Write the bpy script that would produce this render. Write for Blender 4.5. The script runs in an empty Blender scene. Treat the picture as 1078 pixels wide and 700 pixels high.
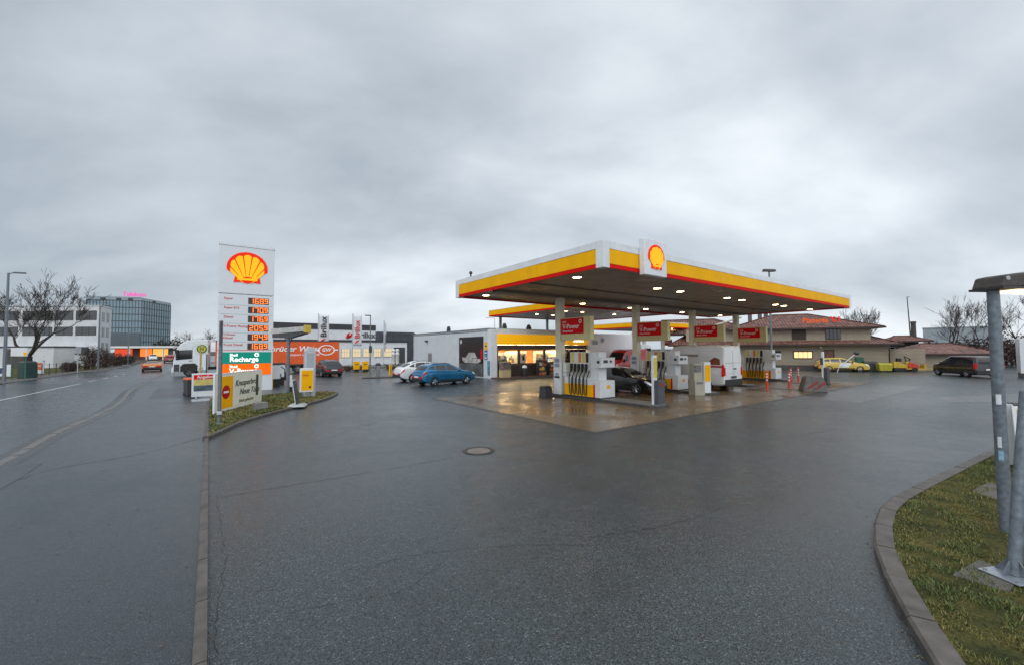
import bpy, bmesh, math, random
import numpy as np
from mathutils import Vector, Matrix

SC = bpy.context.scene
COL = SC.collection
PI = math.pi
RND = random.Random(7)

# ------------------------------------------------------------------ camera
H = 2.5                      # eye height, metres
FPX, PITCH, ROLL = 434.0, 0.0397, 0.0053
cam_data = bpy.data.cameras.new('camera')
cam = bpy.data.objects.new('camera', cam_data)
COL.objects.link(cam)
cam_data.sensor_fit = 'HORIZONTAL'
cam_data.sensor_width = 36.0
cam_data.lens = FPX / 1078.0 * 36.0
cam_data.clip_start = 0.05
cam_data.clip_end = 3000
cam.matrix_world = Matrix.Translation((0, 0, H)) @ Matrix.Rotation(PI / 2 + PITCH, 4, 'X') @ Matrix.Rotation(-ROLL, 4, 'Z')
SC.camera = cam

# ------------------------------------------------------------------ sky, sun, exposure
SUN_EL, SUN_AZ = math.radians(48), math.radians(205)      # behind the viewer, a little to the left
world = bpy.data.worlds.new('World')
SC.world = world
world.use_nodes = True
wn, wl = world.node_tree.nodes, world.node_tree.links
wn.clear()
def wnode(t, **k):
    n = wn.new(t)
    for a, v in k.items():
        if a.startswith('i_'):
            n.inputs[a[2:].replace('_', ' ')].default_value = v
        else:
            setattr(n, a, v)
    return n
def wmath(op, a, b=None, clamp=False):
    n = wn.new('ShaderNodeMath'); n.operation = op; n.use_clamp = clamp
    for i, v in enumerate((a, b)):
        if v is None: continue
        if isinstance(v, (int, float)): n.inputs[i].default_value = v
        else: wl.new(v, n.inputs[i])
    return n.outputs[0]
tc = wnode('ShaderNodeTexCoord')
sep = wnode('ShaderNodeSeparateXYZ'); wl.new(tc.outputs['Generated'], sep.inputs[0])
sx, sy, sz = sep.outputs
den = wmath('ADD', wmath('MAXIMUM', sz, 0.0), 0.42)
cx_, cy_ = wmath('DIVIDE', sx, den), wmath('DIVIDE', sy, den)
comb = wnode('ShaderNodeCombineXYZ'); wl.new(cx_, comb.inputs[0]); wl.new(cy_, comb.inputs[1])
mp = wnode('ShaderNodeMapping'); wl.new(comb.outputs[0], mp.inputs[0])
mp.inputs['Rotation'].default_value = (0, 0, math.radians(-30)); mp.inputs['Scale'].default_value = (1.0, 1.55, 1)
mp.inputs['Location'].default_value = (3.1, 0.6, 0)
def wnoise(s, d, r, dist):
    n = wnode('ShaderNodeTexNoise'); wl.new(mp.outputs[0], n.inputs['Vector'])
    n.inputs['Scale'].default_value = s; n.inputs['Detail'].default_value = d; n.inputs['Roughness'].default_value = r; n.inputs['Distortion'].default_value = dist
    return n.outputs[0]
lump = wmath('ADD', wmath('MULTIPLY', wnoise(1.5, 10, .52, .15), .42), wmath('MULTIPLY', wnoise(.5, 5, .5, .2), .58))
# the cloud deck is thicker low on the left and thinner to the right of the middle
thin = wmath('ADD', wmath('MULTIPLY', sx, 0.075), wmath('MULTIPLY', sz, 0.06))
mixv = wmath('ADD', lump, wmath('SUBTRACT', thin, 0.015))
ramp = wnode('ShaderNodeValToRGB'); wl.new(mixv, ramp.inputs[0])
e = ramp.color_ramp.elements
e[0].position = 0.38; e[0].color = (0.30, 0.342, 0.385, 1)
e[1].position = 0.63; e[1].color = (0.645, 0.685, 0.725, 1)
em_ = ramp.color_ramp.elements.new(0.50); em_.color = (0.445, 0.487, 0.53, 1)
back = wmath('MULTIPLY', wmath('ADD', wmath('MULTIPLY', sy, -0.5), 0.1), 1.0, True)
gain = wmath('ADD', wmath('MULTIPLY', back, 1.3), 1.0)  # unseen sky behind the camera brightened as added fill light
cl = wnode('ShaderNodeVectorMath', operation='SCALE'); wl.new(ramp.outputs[0], cl.inputs[0]); wl.new(gain, cl.inputs['Scale'])
bgc = wnode('ShaderNodeBackground'); wl.new(cl.outputs[0], bgc.inputs[0]); bgc.inputs[1].default_value = 1.0
sky = wnode('ShaderNodeTexSky'); sky.sky_type = 'NISHITA'; sky.sun_disc = False
sky.sun_elevation = SUN_EL; sky.sun_rotation = SUN_AZ
bgs = wnode('ShaderNodeBackground'); wl.new(sky.outputs[0], bgs.inputs[0]); bgs.inputs[1].default_value = 0.06
mixs = wnode('ShaderNodeMixShader'); mixs.inputs[0].default_value = 0.92
wl.new(bgs.outputs[0], mixs.inputs[1]); wl.new(bgc.outputs[0], mixs.inputs[2])
wo = wnode('ShaderNodeOutputWorld'); wl.new(mixs.outputs[0], wo.inputs[0])

sd = bpy.data.lights.new('sun', 'SUN'); sd.energy = 0.55; sd.angle = math.radians(50); sd.color = (1.0, 0.97, 0.93)
so = bpy.data.objects.new('sun', sd); COL.objects.link(so)
sdir = Vector((math.sin(SUN_AZ) * math.cos(SUN_EL), math.cos(SUN_AZ) * math.cos(SUN_EL), math.sin(SUN_EL)))
so.rotation_euler = sdir.to_track_quat('Z', 'Y').to_euler()
so.location = (0, 0, 60)

SC.view_settings.view_transform = 'Standard'; SC.view_settings.look = 'None'
SC.view_settings.gamma = 1; SC.view_settings.exposure = 0.60; SC.view_settings.use_curve_mapping = False
SC.cycles.use_denoising = True
SC.cycles.max_bounces = 6; SC.cycles.diffuse_bounces = 3; SC.cycles.glossy_bounces = 3; SC.cycles.transmission_bounces = 4
SC.cycles.sample_clamp_indirect = 4.0

# ------------------------------------------------------------------ surveying: photo pixel -> place on the ground
CP, SP, CR, SR = math.cos(PITCH), math.sin(PITCH), math.cos(ROLL), math.sin(ROLL)
def ray(px, py):
    a_, b_ = px - 539.0, py - 350.0
    a, b = a_ * CR - b_ * SR, a_ * SR + b_ * CR
    x, up = a / FPX, -b / FPX
    return Vector((x, CP - SP * up, SP + CP * up))
def G(px, py, z=0.0):
    d = ray(px, py); t = (z - H) / d.z
    return Vector((d.x * t, d.y * t, z))
def at(px, py, Y):
    d = ray(px, py); t = Y / d.y
    return Vector((d.x * t, Y, H + d.z * t))
def zat(px, py, P):           # height of the point seen at px,py above the ground spot P
    return at(px, py, P.y).z

# the filling station's own axes: x along the long canopy edge, y away to the left
YAW = math.radians(36.3)
EX = Vector((math.cos(YAW), math.sin(YAW), 0)); EY = Vector((-math.sin(YAW), math.cos(YAW), 0))
C0 = G(635, 281, 5.2); C0.z = 0
def ST(x, y, z=0.0):
    return C0 + EX * x + EY * y + Vector((0, 0, z))
def toST(p):
    d = p - C0; return (d.dot(EX), d.dot(EY))
def ang(v): return math.atan2(v.y, v.x)

# ------------------------------------------------------------------ materials
MATS = {}
def nodemat(name):
    m = bpy.data.materials.new(name); m.use_nodes = True
    nt = m.node_tree
    return m, nt, nt.nodes, nt.links, nt.nodes['Principled BSDF']
def pm(name, col, rough=0.5, metal=0.0, var=0.12, scale=3.0, bump=0.0, bscale=40.0, coat=0.0, dirt=0.0, spec=0.5):
    if name in MATS: return MATS[name]
    m, nt, N, L, P = nodemat(name)
    tcn = N.new('ShaderNodeTexCoord')
    nz = N.new('ShaderNodeTexNoise'); nz.inputs['Scale'].default_value = scale; nz.inputs['Detail'].default_value = 6
    L.new(tcn.outputs['Object'], nz.inputs['Vector'])
    r = N.new('ShaderNodeValToRGB'); L.new(nz.outputs[0], r.inputs[0])
    c = col
    r.color_ramp.elements[0].position = 0.3; r.color_ramp.elements[1].position = 0.72
    r.color_ramp.elements[0].color = (c[0] * (1 - var), c[1] * (1 - var), c[2] * (1 - var), 1)
    r.color_ramp.elements[1].color = (min(1, c[0] * (1 + var * .6)), min(1, c[1] * (1 + var * .6)), min(1, c[2] * (1 + var * .6)), 1)
    out = r.outputs[0]
    if dirt > 0:
        n3 = N.new('ShaderNodeTexNoise'); n3.inputs['Scale'].default_value = scale * 2.7; n3.inputs['Detail'].default_value = 9; n3.inputs['Roughness'].default_value = .7
        L.new(tcn.outputs['Object'], n3.inputs['Vector'])
        rr = N.new('ShaderNodeValToRGB'); L.new(n3.outputs[0], rr.inputs[0])
        rr.color_ramp.elements[0].position = .48; rr.color_ramp.elements[0].color = (0, 0, 0, 1)
        rr.color_ramp.elements[1].position = .75; rr.color_ramp.elements[1].color = (dirt, dirt, dirt, 1)
        mx = N.new('ShaderNodeMixRGB'); L.new(rr.outputs[0], mx.inputs[0]); L.new(out, mx.inputs[1]); mx.inputs[2].default_value = (.09, .08, .07, 1)
        out = mx.outputs[0]
    L.new(out, P.inputs['Base Color'])
    mr = N.new('ShaderNodeMapRange'); L.new(nz.outputs[0], mr.inputs[0])
    mr.inputs[3].default_value = max(.02, rough - .08); mr.inputs[4].default_value = min(1, rough + .1)
    L.new(mr.outputs[0], P.inputs['Roughness'])
    P.inputs['Metallic'].default_value = metal; P.inputs['Coat Weight'].default_value = coat; P.inputs['Coat Roughness'].default_value = .06
    P.inputs['Specular IOR Level'].default_value = spec
    if bump > 0:
        nb = N.new('ShaderNodeTexNoise'); nb.inputs['Scale'].default_value = bscale; nb.inputs['Detail'].default_value = 5
        L.new(tcn.outputs['Object'], nb.inputs['Vector'])
        b = N.new('ShaderNodeBump'); b.inputs['Strength'].default_value = bump; b.inputs['Distance'].default_value = .02
        L.new(nb.outputs[0], b.inputs['Height']); L.new(b.outputs[0], P.inputs['Normal'])
    MATS[name] = m; return m
def em(name, col, strength, base=None):
    if name in MATS: return MATS[name]
    m, nt, N, L, P = nodemat(name)
    P.inputs['Base Color'].default_value = (*(base or col), 1); P.inputs['Roughness'].default_value = .5; P.inputs['Specular IOR Level'].default_value = .12
    tcn = N.new('ShaderNodeTexCoord'); nz = N.new('ShaderNodeTexNoise'); nz.inputs['Scale'].default_value = 2.5
    L.new(tcn.outputs['Object'], nz.inputs['Vector'])
    r = N.new('ShaderNodeValToRGB'); L.new(nz.outputs[0], r.inputs[0])
    r.color_ramp.elements[0].color = (col[0] * .9, col[1] * .88, col[2] * .85, 1); r.color_ramp.elements[1].color = (*col, 1)
    L.new(r.outputs[0], P.inputs['Emission Color'])
    P.inputs['Emission Strength'].default_value = strength
    MATS[name] = m; return m

def asphalt(name, dark, light, chips, wet_lo, wet_hi, sc=70, bump=.5, seed=0, patch=.25, chipamt=.85, film=.42):
    m, nt, N, L, P = nodemat(name)
    geo = N.new('ShaderNodeNewGeometry')
    mpn = N.new('ShaderNodeMapping'); mpn.inputs['Location'].default_value = (seed * 13.7, seed * 5.1, 0); L.new(geo.outputs['Position'], mpn.inputs[0])
    V = mpn.outputs[0]
    def noise(s, d=5, r=.55):
        n = N.new('ShaderNodeTexNoise'); n.inputs['Scale'].default_value = s; n.inputs['Detail'].default_value = d; n.inputs['Roughness'].default_value = r
        L.new(V, n.inputs['Vector']); return n.outputs[0]
    def mathn(op, a, b):
        n = N.new('ShaderNodeMath'); n.operation = op
        for i, v in enumerate((a, b)):
            if isinstance(v, (int, float)): n.inputs[i].default_value = v
            else: L.new(v, n.inputs[i])
        return n.outputs[0]
    vo = N.new('ShaderNodeTexVoronoi'); vo.inputs['Scale'].default_value = sc; L.new(V, vo.inputs['Vector'])
    sepc = N.new('ShaderNodeSeparateColor'); L.new(vo.outputs['Color'], sepc.inputs[0])
    rs = N.new('ShaderNodeValToRGB'); L.new(sepc.outputs[0], rs.inputs[0])
    rs.color_ramp.elements[0].position = 0; rs.color_ramp.elements[0].color = (*dark, 1)
    rs.color_ramp.elements[1].position = chipamt; rs.color_ramp.elements[1].color = (*light, 1)
    e3 = rs.color_ramp.elements.new(.955); e3.color = (*light, 1)
    e4 = rs.color_ramp.elements.new(1.0); e4.color = (*chips, 1)
    big = noise(patch, 5, .6); mid = noise(1.7, 6, .6); vbig = noise(.06, 3, .5)
    tint = N.new('ShaderNodeMapRange'); L.new(mathn('ADD', mathn('MULTIPLY', big, .6), mathn('MULTIPLY', mid, .4)), tint.inputs[0])
    tint.inputs[1].default_value = .32; tint.inputs[2].default_value = .68; tint.inputs[3].default_value = .62; tint.inputs[4].default_value = 1.3
    sc_ = N.new('ShaderNodeVectorMath'); sc_.operation = 'SCALE'; L.new(rs.outputs[0], sc_.inputs[0]); L.new(tint.outputs[0], sc_.inputs['Scale'])
    L.new(sc_.outputs[0], P.inputs['Base Color'])
    rg = N.new('ShaderNodeMapRange'); L.new(mathn('ADD', mathn('MULTIPLY', vbig, .45), mathn('ADD', mathn('MULTIPLY', big, .35), mathn('MULTIPLY', mid, .2))), rg.inputs[0])
    rg.inputs[1].default_value = .35; rg.inputs[2].default_value = .65; rg.inputs[3].default_value = wet_lo; rg.inputs[4].default_value = wet_hi
    L.new(rg.outputs[0], P.inputs['Roughness'])
    # the film of rain lying on top, thicker in the hollows
    fw = N.new('ShaderNodeMapRange'); L.new(rg.outputs[0], fw.inputs[0]); fw.inputs[1].default_value = wet_lo; fw.inputs[2].default_value = wet_hi; fw.inputs[3].default_value = film; fw.inputs[4].default_value = film * .45
    L.new(fw.outputs[0], P.inputs['Coat Weight']); P.inputs['Coat IOR'].default_value = 1.4
    fr = N.new('ShaderNodeMapRange'); L.new(mathn('ADD', mathn('MULTIPLY', mid, .6), mathn('MULTIPLY', big, .4)), fr.inputs[0]); fr.inputs[1].default_value = .3; fr.inputs[2].default_value = .7; fr.inputs[3].default_value = .16; fr.inputs[4].default_value = .36
    L.new(fr.outputs[0], P.inputs['Coat Roughness'])
    b = N.new('ShaderNodeBump'); b.inputs['Strength'].default_value = bump; b.inputs['Distance'].default_value = .008
    L.new(mathn('ADD', mathn('MULTIPLY', vo.outputs['Distance'], 1.0), mathn('MULTIPLY', noise(30, 4), .8)), b.inputs['Height'])
    L.new(b.outputs[0], P.inputs['Normal'])
    MATS[name] = m; return m

def brickmat(name, c1, c2, mortar, scale, bw, rh, msize=.02, rough=.6, bump=.3, offset=.5, var=.3, rot=(0, 0, 0), mort_smooth=.1, nscale=1.3):
    m, nt, N, L, P = nodemat(name)
    tcn = N.new('ShaderNodeTexCoord')
    mpn = N.new('ShaderNodeMapping'); L.new(tcn.outputs['Object'], mpn.inputs[0]); mpn.inputs['Rotation'].default_value = rot
    br = N.new('ShaderNodeTexBrick'); L.new(mpn.outputs[0], br.inputs['Vector'])
    br.offset = offset
    br.inputs['Color1'].default_value = (*c1, 1); br.inputs['Color2'].default_value = (*c2, 1); br.inputs['Mortar'].default_value = (*mortar, 1)
    br.inputs['Scale'].default_value = scale; br.inputs['Mortar Size'].default_value = msize; br.inputs['Mortar Smooth'].default_value = mort_smooth
    br.inputs['Brick Width'].default_value = bw; br.inputs['Row Height'].default_value = rh
    nz = N.new('ShaderNodeTexNoise'); nz.inputs['Scale'].default_value = 1.3; nz.inputs['Detail'].default_value = 7; L.new(tcn.outputs['Object'], nz.inputs['Vector'])
    mr = N.new('ShaderNodeMapRange'); L.new(nz.outputs[0], mr.inputs[0]); mr.inputs[1].default_value = .3; mr.inputs[2].default_value = .7
    nz.inputs['Scale'].default_value = nscale
    mr.inputs[3].default_value = 1 - var; mr.inputs[4].default_value = 1 + var * .5
    v = N.new('ShaderNodeVectorMath'); v.operation = 'SCALE'; L.new(br.outputs['Color'], v.inputs[0]); L.new(mr.outputs[0], v.inputs['Scale'])
    L.new(v.outputs[0], P.inputs['Base Color'])
    rr = N.new('ShaderNodeMapRange'); L.new(nz.outputs[0], rr.inputs[0]); rr.inputs[3].default_value = max(.05, rough - .2); rr.inputs[4].default_value = min(1, rough + .2)
    rr.inputs[1].default_value = .3; rr.inputs[2].default_value = .7
    L.new(rr.outputs[0], P.inputs['Roughness'])
    if bump:
        b = N.new('ShaderNodeBump'); b.inputs['Strength'].default_value = bump; b.inputs['Distance'].default_value = .02; b.invert = True
        L.new(br.outputs['Fac'], b.inputs['Height']); L.new(b.outputs[0], P.inputs['Normal'])
    MATS[name] = m; return m

def tilemat(name, c1, c2):
    # roof tiles: rows across the slope (object z) and rounded columns along x
    m, nt, N, L, P = nodemat(name)
    tcn = N.new('ShaderNodeTexCoord')
    nz = N.new('ShaderNodeTexNoise'); nz.inputs['Scale'].default_value = 2.2; nz.inputs['Detail'].default_value = 8; L.new(tcn.outputs['Object'], nz.inputs['Vector'])
    n2 = N.new('ShaderNodeTexVoronoi'); n2.inputs['Scale'].default_value = 3.2; L.new(tcn.outputs['Object'], n2.inputs['Vector'])
    s2 = N.new('ShaderNodeSeparateColor'); L.new(n2.outputs['Color'], s2.inputs[0])
    ad = N.new('ShaderNodeMath'); ad.operation = 'ADD'; L.new(nz.outputs[0], ad.inputs[0])
    mu = N.new('ShaderNodeMath'); mu.operation = 'MULTIPLY'; L.new(s2.outputs[0], mu.inputs[0]); mu.inputs[1].default_value = .45; L.new(mu.outputs[0], ad.inputs[1])
    r = N.new('ShaderNodeValToRGB'); L.new(ad.outputs[0], r.inputs[0])
    r.color_ramp.elements[0].position = .4; r.color_ramp.elements[0].color = (*c1, 1); r.color_ramp.elements[1].position = .95; r.color_ramp.elements[1].color = (*c2, 1)
    L.new(r.outputs[0], P.inputs['Base Color']); P.inputs['Roughness'].default_value = .45
    hs = []
    for dirn, s in (('X', 1.0), ('Z', 4.2)):
        w = N.new('ShaderNodeTexWave'); w.bands_direction = dirn; w.inputs['Scale'].default_value = s; w.inputs['Distortion'].default_value = .4; w.wave_profile = 'SIN' if dirn == 'X' else 'SAW'
        L.new(tcn.outputs['Object'], w.inputs['Vector']); hs.append(w.outputs['Fac'])
    a2 = N.new('ShaderNodeMath'); a2.operation = 'ADD'; L.new(hs[0], a2.inputs[0]); L.new(hs[1], a2.inputs[1])
    b = N.new('ShaderNodeBump'); b.inputs['Strength'].default_value = 1.0; b.inputs['Distance'].default_value = .12; L.new(a2.outputs[0], b.inputs['Height']); L.new(b.outputs[0], P.inputs['Normal'])
    MATS[name] = m; return m

def glassmat(name, col, rough=.05):
    if name in MATS: return MATS[name]
    m, nt, N, L, P = nodemat(name)
    tcn = N.new('ShaderNodeTexCoord'); nz = N.new('ShaderNodeTexNoise'); nz.inputs['Scale'].default_value = .8; L.new(tcn.outputs['Object'], nz.inputs['Vector'])
    r = N.new('ShaderNodeValToRGB'); L.new(nz.outputs[0], r.inputs[0])
    r.color_ramp.elements[0].color = (col[0] * .7, col[1] * .7, col[2] * .7, 1); r.color_ramp.elements[1].color = (*col, 1)
    L.new(r.outputs[0], P.inputs['Base Color']); P.inputs['Roughness'].default_value = rough; P.inputs['Specular IOR Level'].default_value = .8
    MATS[name] = m; return m
def clearglass(name):
    if name in MATS: return MATS[name]
    m, nt, N, L, P = nodemat(name)
    tr = N.new('ShaderNodeBsdfTransparent'); tr.inputs[0].default_value = (.93, .95, .95, 1)
    gl = N.new('ShaderNodeBsdfGlossy'); gl.inputs['Roughness'].default_value = .03
    fr = N.new('ShaderNodeFresnel'); fr.inputs[0].default_value = 1.45
    mx = N.new('ShaderNodeMixShader'); L.new(fr.outputs[0], mx.inputs[0]); L.new(tr.outputs[0], mx.inputs[1]); L.new(gl.outputs[0], mx.inputs[2])
    L.new(mx.outputs[0], N['Material Output'].inputs[0])
    MATS[name] = m; return m

M_ASPH = asphalt('wet asphalt', (.0018, .0030, .0038), (.055, .073, .081), (.17, .20, .215), .24, .50, sc=85, bump=.75)
M_PAVE = asphalt('smooth asphalt', (.005, .0085, .0110), (.037, .051, .060), (.12, .14, .15), .24, .46, sc=110, bump=.45, seed=2, patch=.18)
M_ROAD = asphalt('road asphalt', (.010, .0155, .019), (.046, .061, .070), (.12, .13, .14), .17, .40, sc=90, bump=.2, seed=4, patch=.12)
M_PATCH = asphalt('dark patch asphalt', (.007, .009, .011), (.022, .026, .03), (.1, .1, .1), .25, .5, sc=70, bump=.4, seed=6)
M_LPATCH = asphalt('pale patch asphalt', (.035, .04, .044), (.075, .083, .09), (.2, .2, .2), .22, .45, sc=70, bump=.3, seed=8)
def turfmat(name):
    m, nt, N, L, P = nodemat(name)
    tcn = N.new('ShaderNodeNewGeometry'); out = None
    for sc_, cols in ((2.2, ((.30, (.030, .042, .012)), (.48, (.075, .078, .022)), (.70, (.165, .135, .040)))), (26, ((.3, (.35, .35, .35)), (.7, (1.35, 1.3, 1.2))))):
        nz = N.new('ShaderNodeTexNoise'); nz.inputs['Scale'].default_value = sc_; nz.inputs['Detail'].default_value = 7; nz.inputs['Roughness'].default_value = .65; L.new(tcn.outputs['Position'], nz.inputs['Vector'])
        r = N.new('ShaderNodeValToRGB'); L.new(nz.outputs[0], r.inputs[0])
        r.color_ramp.elements[0].position = cols[0][0]; r.color_ramp.elements[0].color = (*cols[0][1], 1); r.color_ramp.elements[1].position = cols[-1][0]; r.color_ramp.elements[1].color = (*cols[-1][1], 1)
        for q in cols[1:-1]: e_ = r.color_ramp.elements.new(q[0]); e_.color = (*q[1], 1)
        if out is None: out = r.outputs[0]
        else:
            mx = N.new('ShaderNodeVectorMath'); mx.operation = 'MULTIPLY'; L.new(out, mx.inputs[0]); L.new(r.outputs[0], mx.inputs[1]); L.new(mx.outputs[0], P.inputs['Base Color'])
            b = N.new('ShaderNodeBump'); b.inputs['Strength'].default_value = 1; b.inputs['Distance'].default_value = .04; L.new(nz.outputs[0], b.inputs['Height']); L.new(b.outputs[0], P.inputs['Normal'])
    P.inputs['Roughness'].default_value = .9; P.inputs['Specular IOR Level'].default_value = .2
    return m
M_SOIL = pm('soil', (.055, .05, .035), .9, var=.5, scale=1.2, bump=.6, bscale=20)
M_GRASSB = turfmat('turf')
M_KERB = pm('kerb concrete', (.105, .092, .080), .55, var=.45, scale=5, bump=.35, bscale=70, dirt=.6)
M_GUT = pm('gutter stone', (.15, .148, .142), .5, var=.35, scale=5, dirt=.4)
M_CONC = pm('concrete', (.22, .215, .205), .65, var=.3, scale=3, bump=.3, bscale=50, dirt=.5)
M_DCONC = pm('dark kerb', (.06, .06, .06), .5, var=.3, scale=4, bump=.2, bscale=50)
M_WHITE = pm('white paint', (.74, .76, .78), .35, var=.10, scale=1.2, dirt=.16)
M_CREAM = pm('cream paint', (.74, .73, .68), .4, var=.08, scale=1.5, dirt=.12)
M_CLADW = brickmat('white cladding panels', (.86, .89, .91), (.84, .87, .89), (.62, .65, .67), 1.0, 1.1, 30, .012, .5, .15, 0, .1, rot=(PI / 2, 0, 0))
M_YEL = pm('station yellow', (.94, .46, .004), .55, var=.10, scale=1.1, dirt=.10, spec=.08)
M_RED = pm('station red', (.70, .008, .006), .55, var=.08, scale=1.5, spec=.08)
M_DRED = pm('dark red panel', (.46, .006, .010), .45, var=.08, scale=1.5, spec=.2)
M_GREYM = pm('grey metal', (.32, .335, .35), .42, .6, var=.2, scale=5)
M_GALV = pm('galvanised steel', (.19, .22, .25), .5, .45, var=.35, scale=16, bump=.08, bscale=50, dirt=.22)
M_DGREY = pm('dark grey plastic', (.045, .048, .052), .45, var=.2, scale=4)
M_BLACK = pm('black rubber', (.014, .014, .015), .55, var=.2, scale=6)
M_ALU = pm('aluminium', (.55, .57, .60), .35, .5, var=.08, scale=3)
M_BROWN = pm('dark brown panel', (.055, .036, .026), .5, var=.3, scale=3)
M_TEXTW = pm('white lettering', (.85, .85, .85), .4, var=.03)
M_TEXTK = pm('black lettering', (.02, .02, .022), .4, var=.03)
M_TEXTR = pm('red lettering', (.62, .03, .03), .4, var=.05)
M_TEXTG = pm('green lettering', (.03, .06, .035), .5, var=.05)
M_GLASSD = glassmat('dark glass', (.012, .014, .017))
M_CLEAR = clearglass('clear glass')
M_PLATE = pm('number plate', (.75, .75, .73), .4, var=.04)
M_TAIL = em('tail light', (.9, .03, .02), .12, (.30, .01, .01))
M_HEAD = pm('head light lens', (.7, .72, .75), .12, .3, var=.1)
M_RIM = pm('alloy rim', (.42, .43, .45), .3, .7, var=.1)
# ------------------------------------------------------------------ mesh building
class MB:
    def __init__(self): self.v = []; self.f = []; self.m = []
    def add(self, vs, fs, mi=0):
        o = len(self.v); self.v += [tuple(p) for p in vs]
        for q in fs: self.f.append(tuple(o + i for i in q)); self.m.append(mi)
        return self
    def bx(self, x0, x1, y0, y1, z0, z1, mi=0, taper=None):
        vs = [(x0, y0, z0), (x1, y0, z0), (x1, y1, z0), (x0, y1, z0), (x0, y0, z1), (x1, y0, z1), (x1, y1, z1), (x0, y1, z1)]
        if taper:
            cx, cy = (x0 + x1) / 2, (y0 + y1) / 2
            vs = vs[:4] + [(cx + (x - cx) * taper[0], cy + (y - cy) * taper[1], z) for x, y, z in vs[4:]]
        return self.add(vs, [(0, 3, 2, 1), (4, 5, 6, 7), (0, 1, 5, 4), (1, 2, 6, 5), (2, 3, 7, 6), (3, 0, 4, 7)], mi)
    def obox(self, M, sx, sy, sz, mi=0):
        vs = [M @ Vector((a * sx / 2, b * sy / 2, c * sz / 2)) for c in (-1, 1) for b in (-1, 1) for a in (-1, 1)]
        return self.add(vs, [(0, 2, 3, 1), (4, 5, 7, 6), (0, 1, 5, 4), (1, 3, 7, 5), (3, 2, 6, 7), (2, 0, 4, 6)], mi)
    def prism(self, poly, a, b, plane='xz', mi=0):
        n = len(poly)
        def P(p, t):
            return {'xz': (p[0], t, p[1]), 'xy': (p[0], p[1], t), 'yz': (t, p[0], p[1])}[plane]
        vs = [P(p, a) for p in poly] + [P(p, b) for p in poly]
        fs = [tuple(range(n))[::-1], tuple(range(n, 2 * n))] + [(i, (i + 1) % n, n + (i + 1) % n, n + i) for i in range(n)]
        return self.add(vs, fs, mi)
    def tube(self, pts, r, n=8, mi=0, cap=True):
        pts = [Vector(p) for p in pts]; k = len(pts)
        rs = r if isinstance(r, (list, tuple)) else [r] * k
        base = len(self.v)
        t0 = (pts[1] - pts[0]).normalized()
        ref = Vector((0, 0, 1)) if abs(t0.z) < .9 else Vector((1, 0, 0))
        a = t0.cross(ref).normalized()
        for i, p in enumerate(pts):
            t = (pts[min(i + 1, k - 1)] - pts[max(i - 1, 0)])
            t = t.normalized() if t.length > 1e-9 else t0
            a = (a - t * a.dot(t)); a = a.normalized() if a.length > 1e-6 else t.orthogonal().normalized()
            b = t.cross(a)
            for j in range(n):
                w = 2 * PI * j / n
                q = p + (a * math.cos(w) + b * math.sin(w)) * rs[i]
                self.v.append((q.x, q.y, q.z))
        for i in range(k - 1):
            for j in range(n):
                self.f.append((base + i * n + j, base + i * n + (j + 1) % n, base + (i + 1) * n + (j + 1) % n, base + (i + 1) * n + j)); self.m.append(mi)
        if cap:
            self.f.append(tuple(base + j for j in range(n))[::-1]); self.m.append(mi)
            self.f.append(tuple(base + (k - 1) * n + j for j in range(n))); self.m.append(mi)
        return self
    def cyl(self, p, r, h, n=16, mi=0, r2=None):
        p = Vector(p); return self.tube([p, p + Vector((0, 0, h))], [r, r if r2 is None else r2], n, mi)
    def lathe(self, prof, n=20, axis='z', c=(0, 0, 0), mi=0, caps=True):
        base = len(self.v); k = len(prof)
        for (r, z) in prof:
            for j in range(n):
                w = 2 * PI * j / n; q = (r * math.cos(w), r * math.sin(w), z)
                if axis == 'y': q = (q[0], q[2], q[1])
                if axis == 'x': q = (q[2], q[0], q[1])
                self.v.append((q[0] + c[0], q[1] + c[1], q[2] + c[2]))
        for i in range(k - 1):
            for j in range(n):
                self.f.append((base + i * n + j, base + i * n + (j + 1) % n, base + (i + 1) * n + (j + 1) % n, base + (i + 1) * n + j)); self.m.append(mi)
        for i in ((0, k - 1) if caps else ()):
            if prof[i][0] > 1e-6: self.f.append(tuple(base + i * n + j for j in range(n))); self.m.append(mi)
        return self
    def ball(self, c, rx, ry=None, rz=None, n=12, k=8, mi=0):
        ry = rx if ry is None else ry; rz = rx if rz is None else rz
        base = len(self.v)
        for i in range(k + 1):
            th = PI * i / k
            for j in range(n):
                w = 2 * PI * j / n
                self.v.append((c[0] + rx * math.sin(th) * math.cos(w), c[1] + ry * math.sin(th) * math.sin(w), c[2] + rz * math.cos(th)))
        for i in range(k):
            for j in range(n):
                self.f.append((base + i * n + j, base + (i + 1) * n + j, base + (i + 1) * n + (j + 1) % n, base + i * n + (j + 1) % n)); self.m.append(mi)
        return self
    def mesh(self, me, M=None, mi=0):
        o = len(self.v)
        for vv in me.vertices:
            p = vv.co if M is None else M @ vv.co
            self.v.append((p.x, p.y, p.z))
        for p in me.polygons: self.f.append(tuple(o + i for i in p.vertices)); self.m.append(mi)
        return self
    def build(self, name, mats, parent=None, smooth=False, bevel=0, loc=None, rz=0, fixn=False):
        me = bpy.data.meshes.new(name)
        me.from_pydata(self.v, [], self.f)
        mats = mats if isinstance(mats, (list, tuple)) else [mats]
        for mm in mats: me.materials.append(mm)
        if len(mats) > 1: me.polygons.foreach_set('material_index', self.m)
        if smooth: me.polygons.foreach_set('use_smooth', [True] * len(me.polygons))
        me.update()
        if fixn:
            b = bmesh.new(); b.from_mesh(me); bmesh.ops.recalc_face_normals(b, faces=b.faces); b.to_mesh(me); b.free()
        o = bpy.data.objects.new(name, me); COL.objects.link(o)
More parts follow.
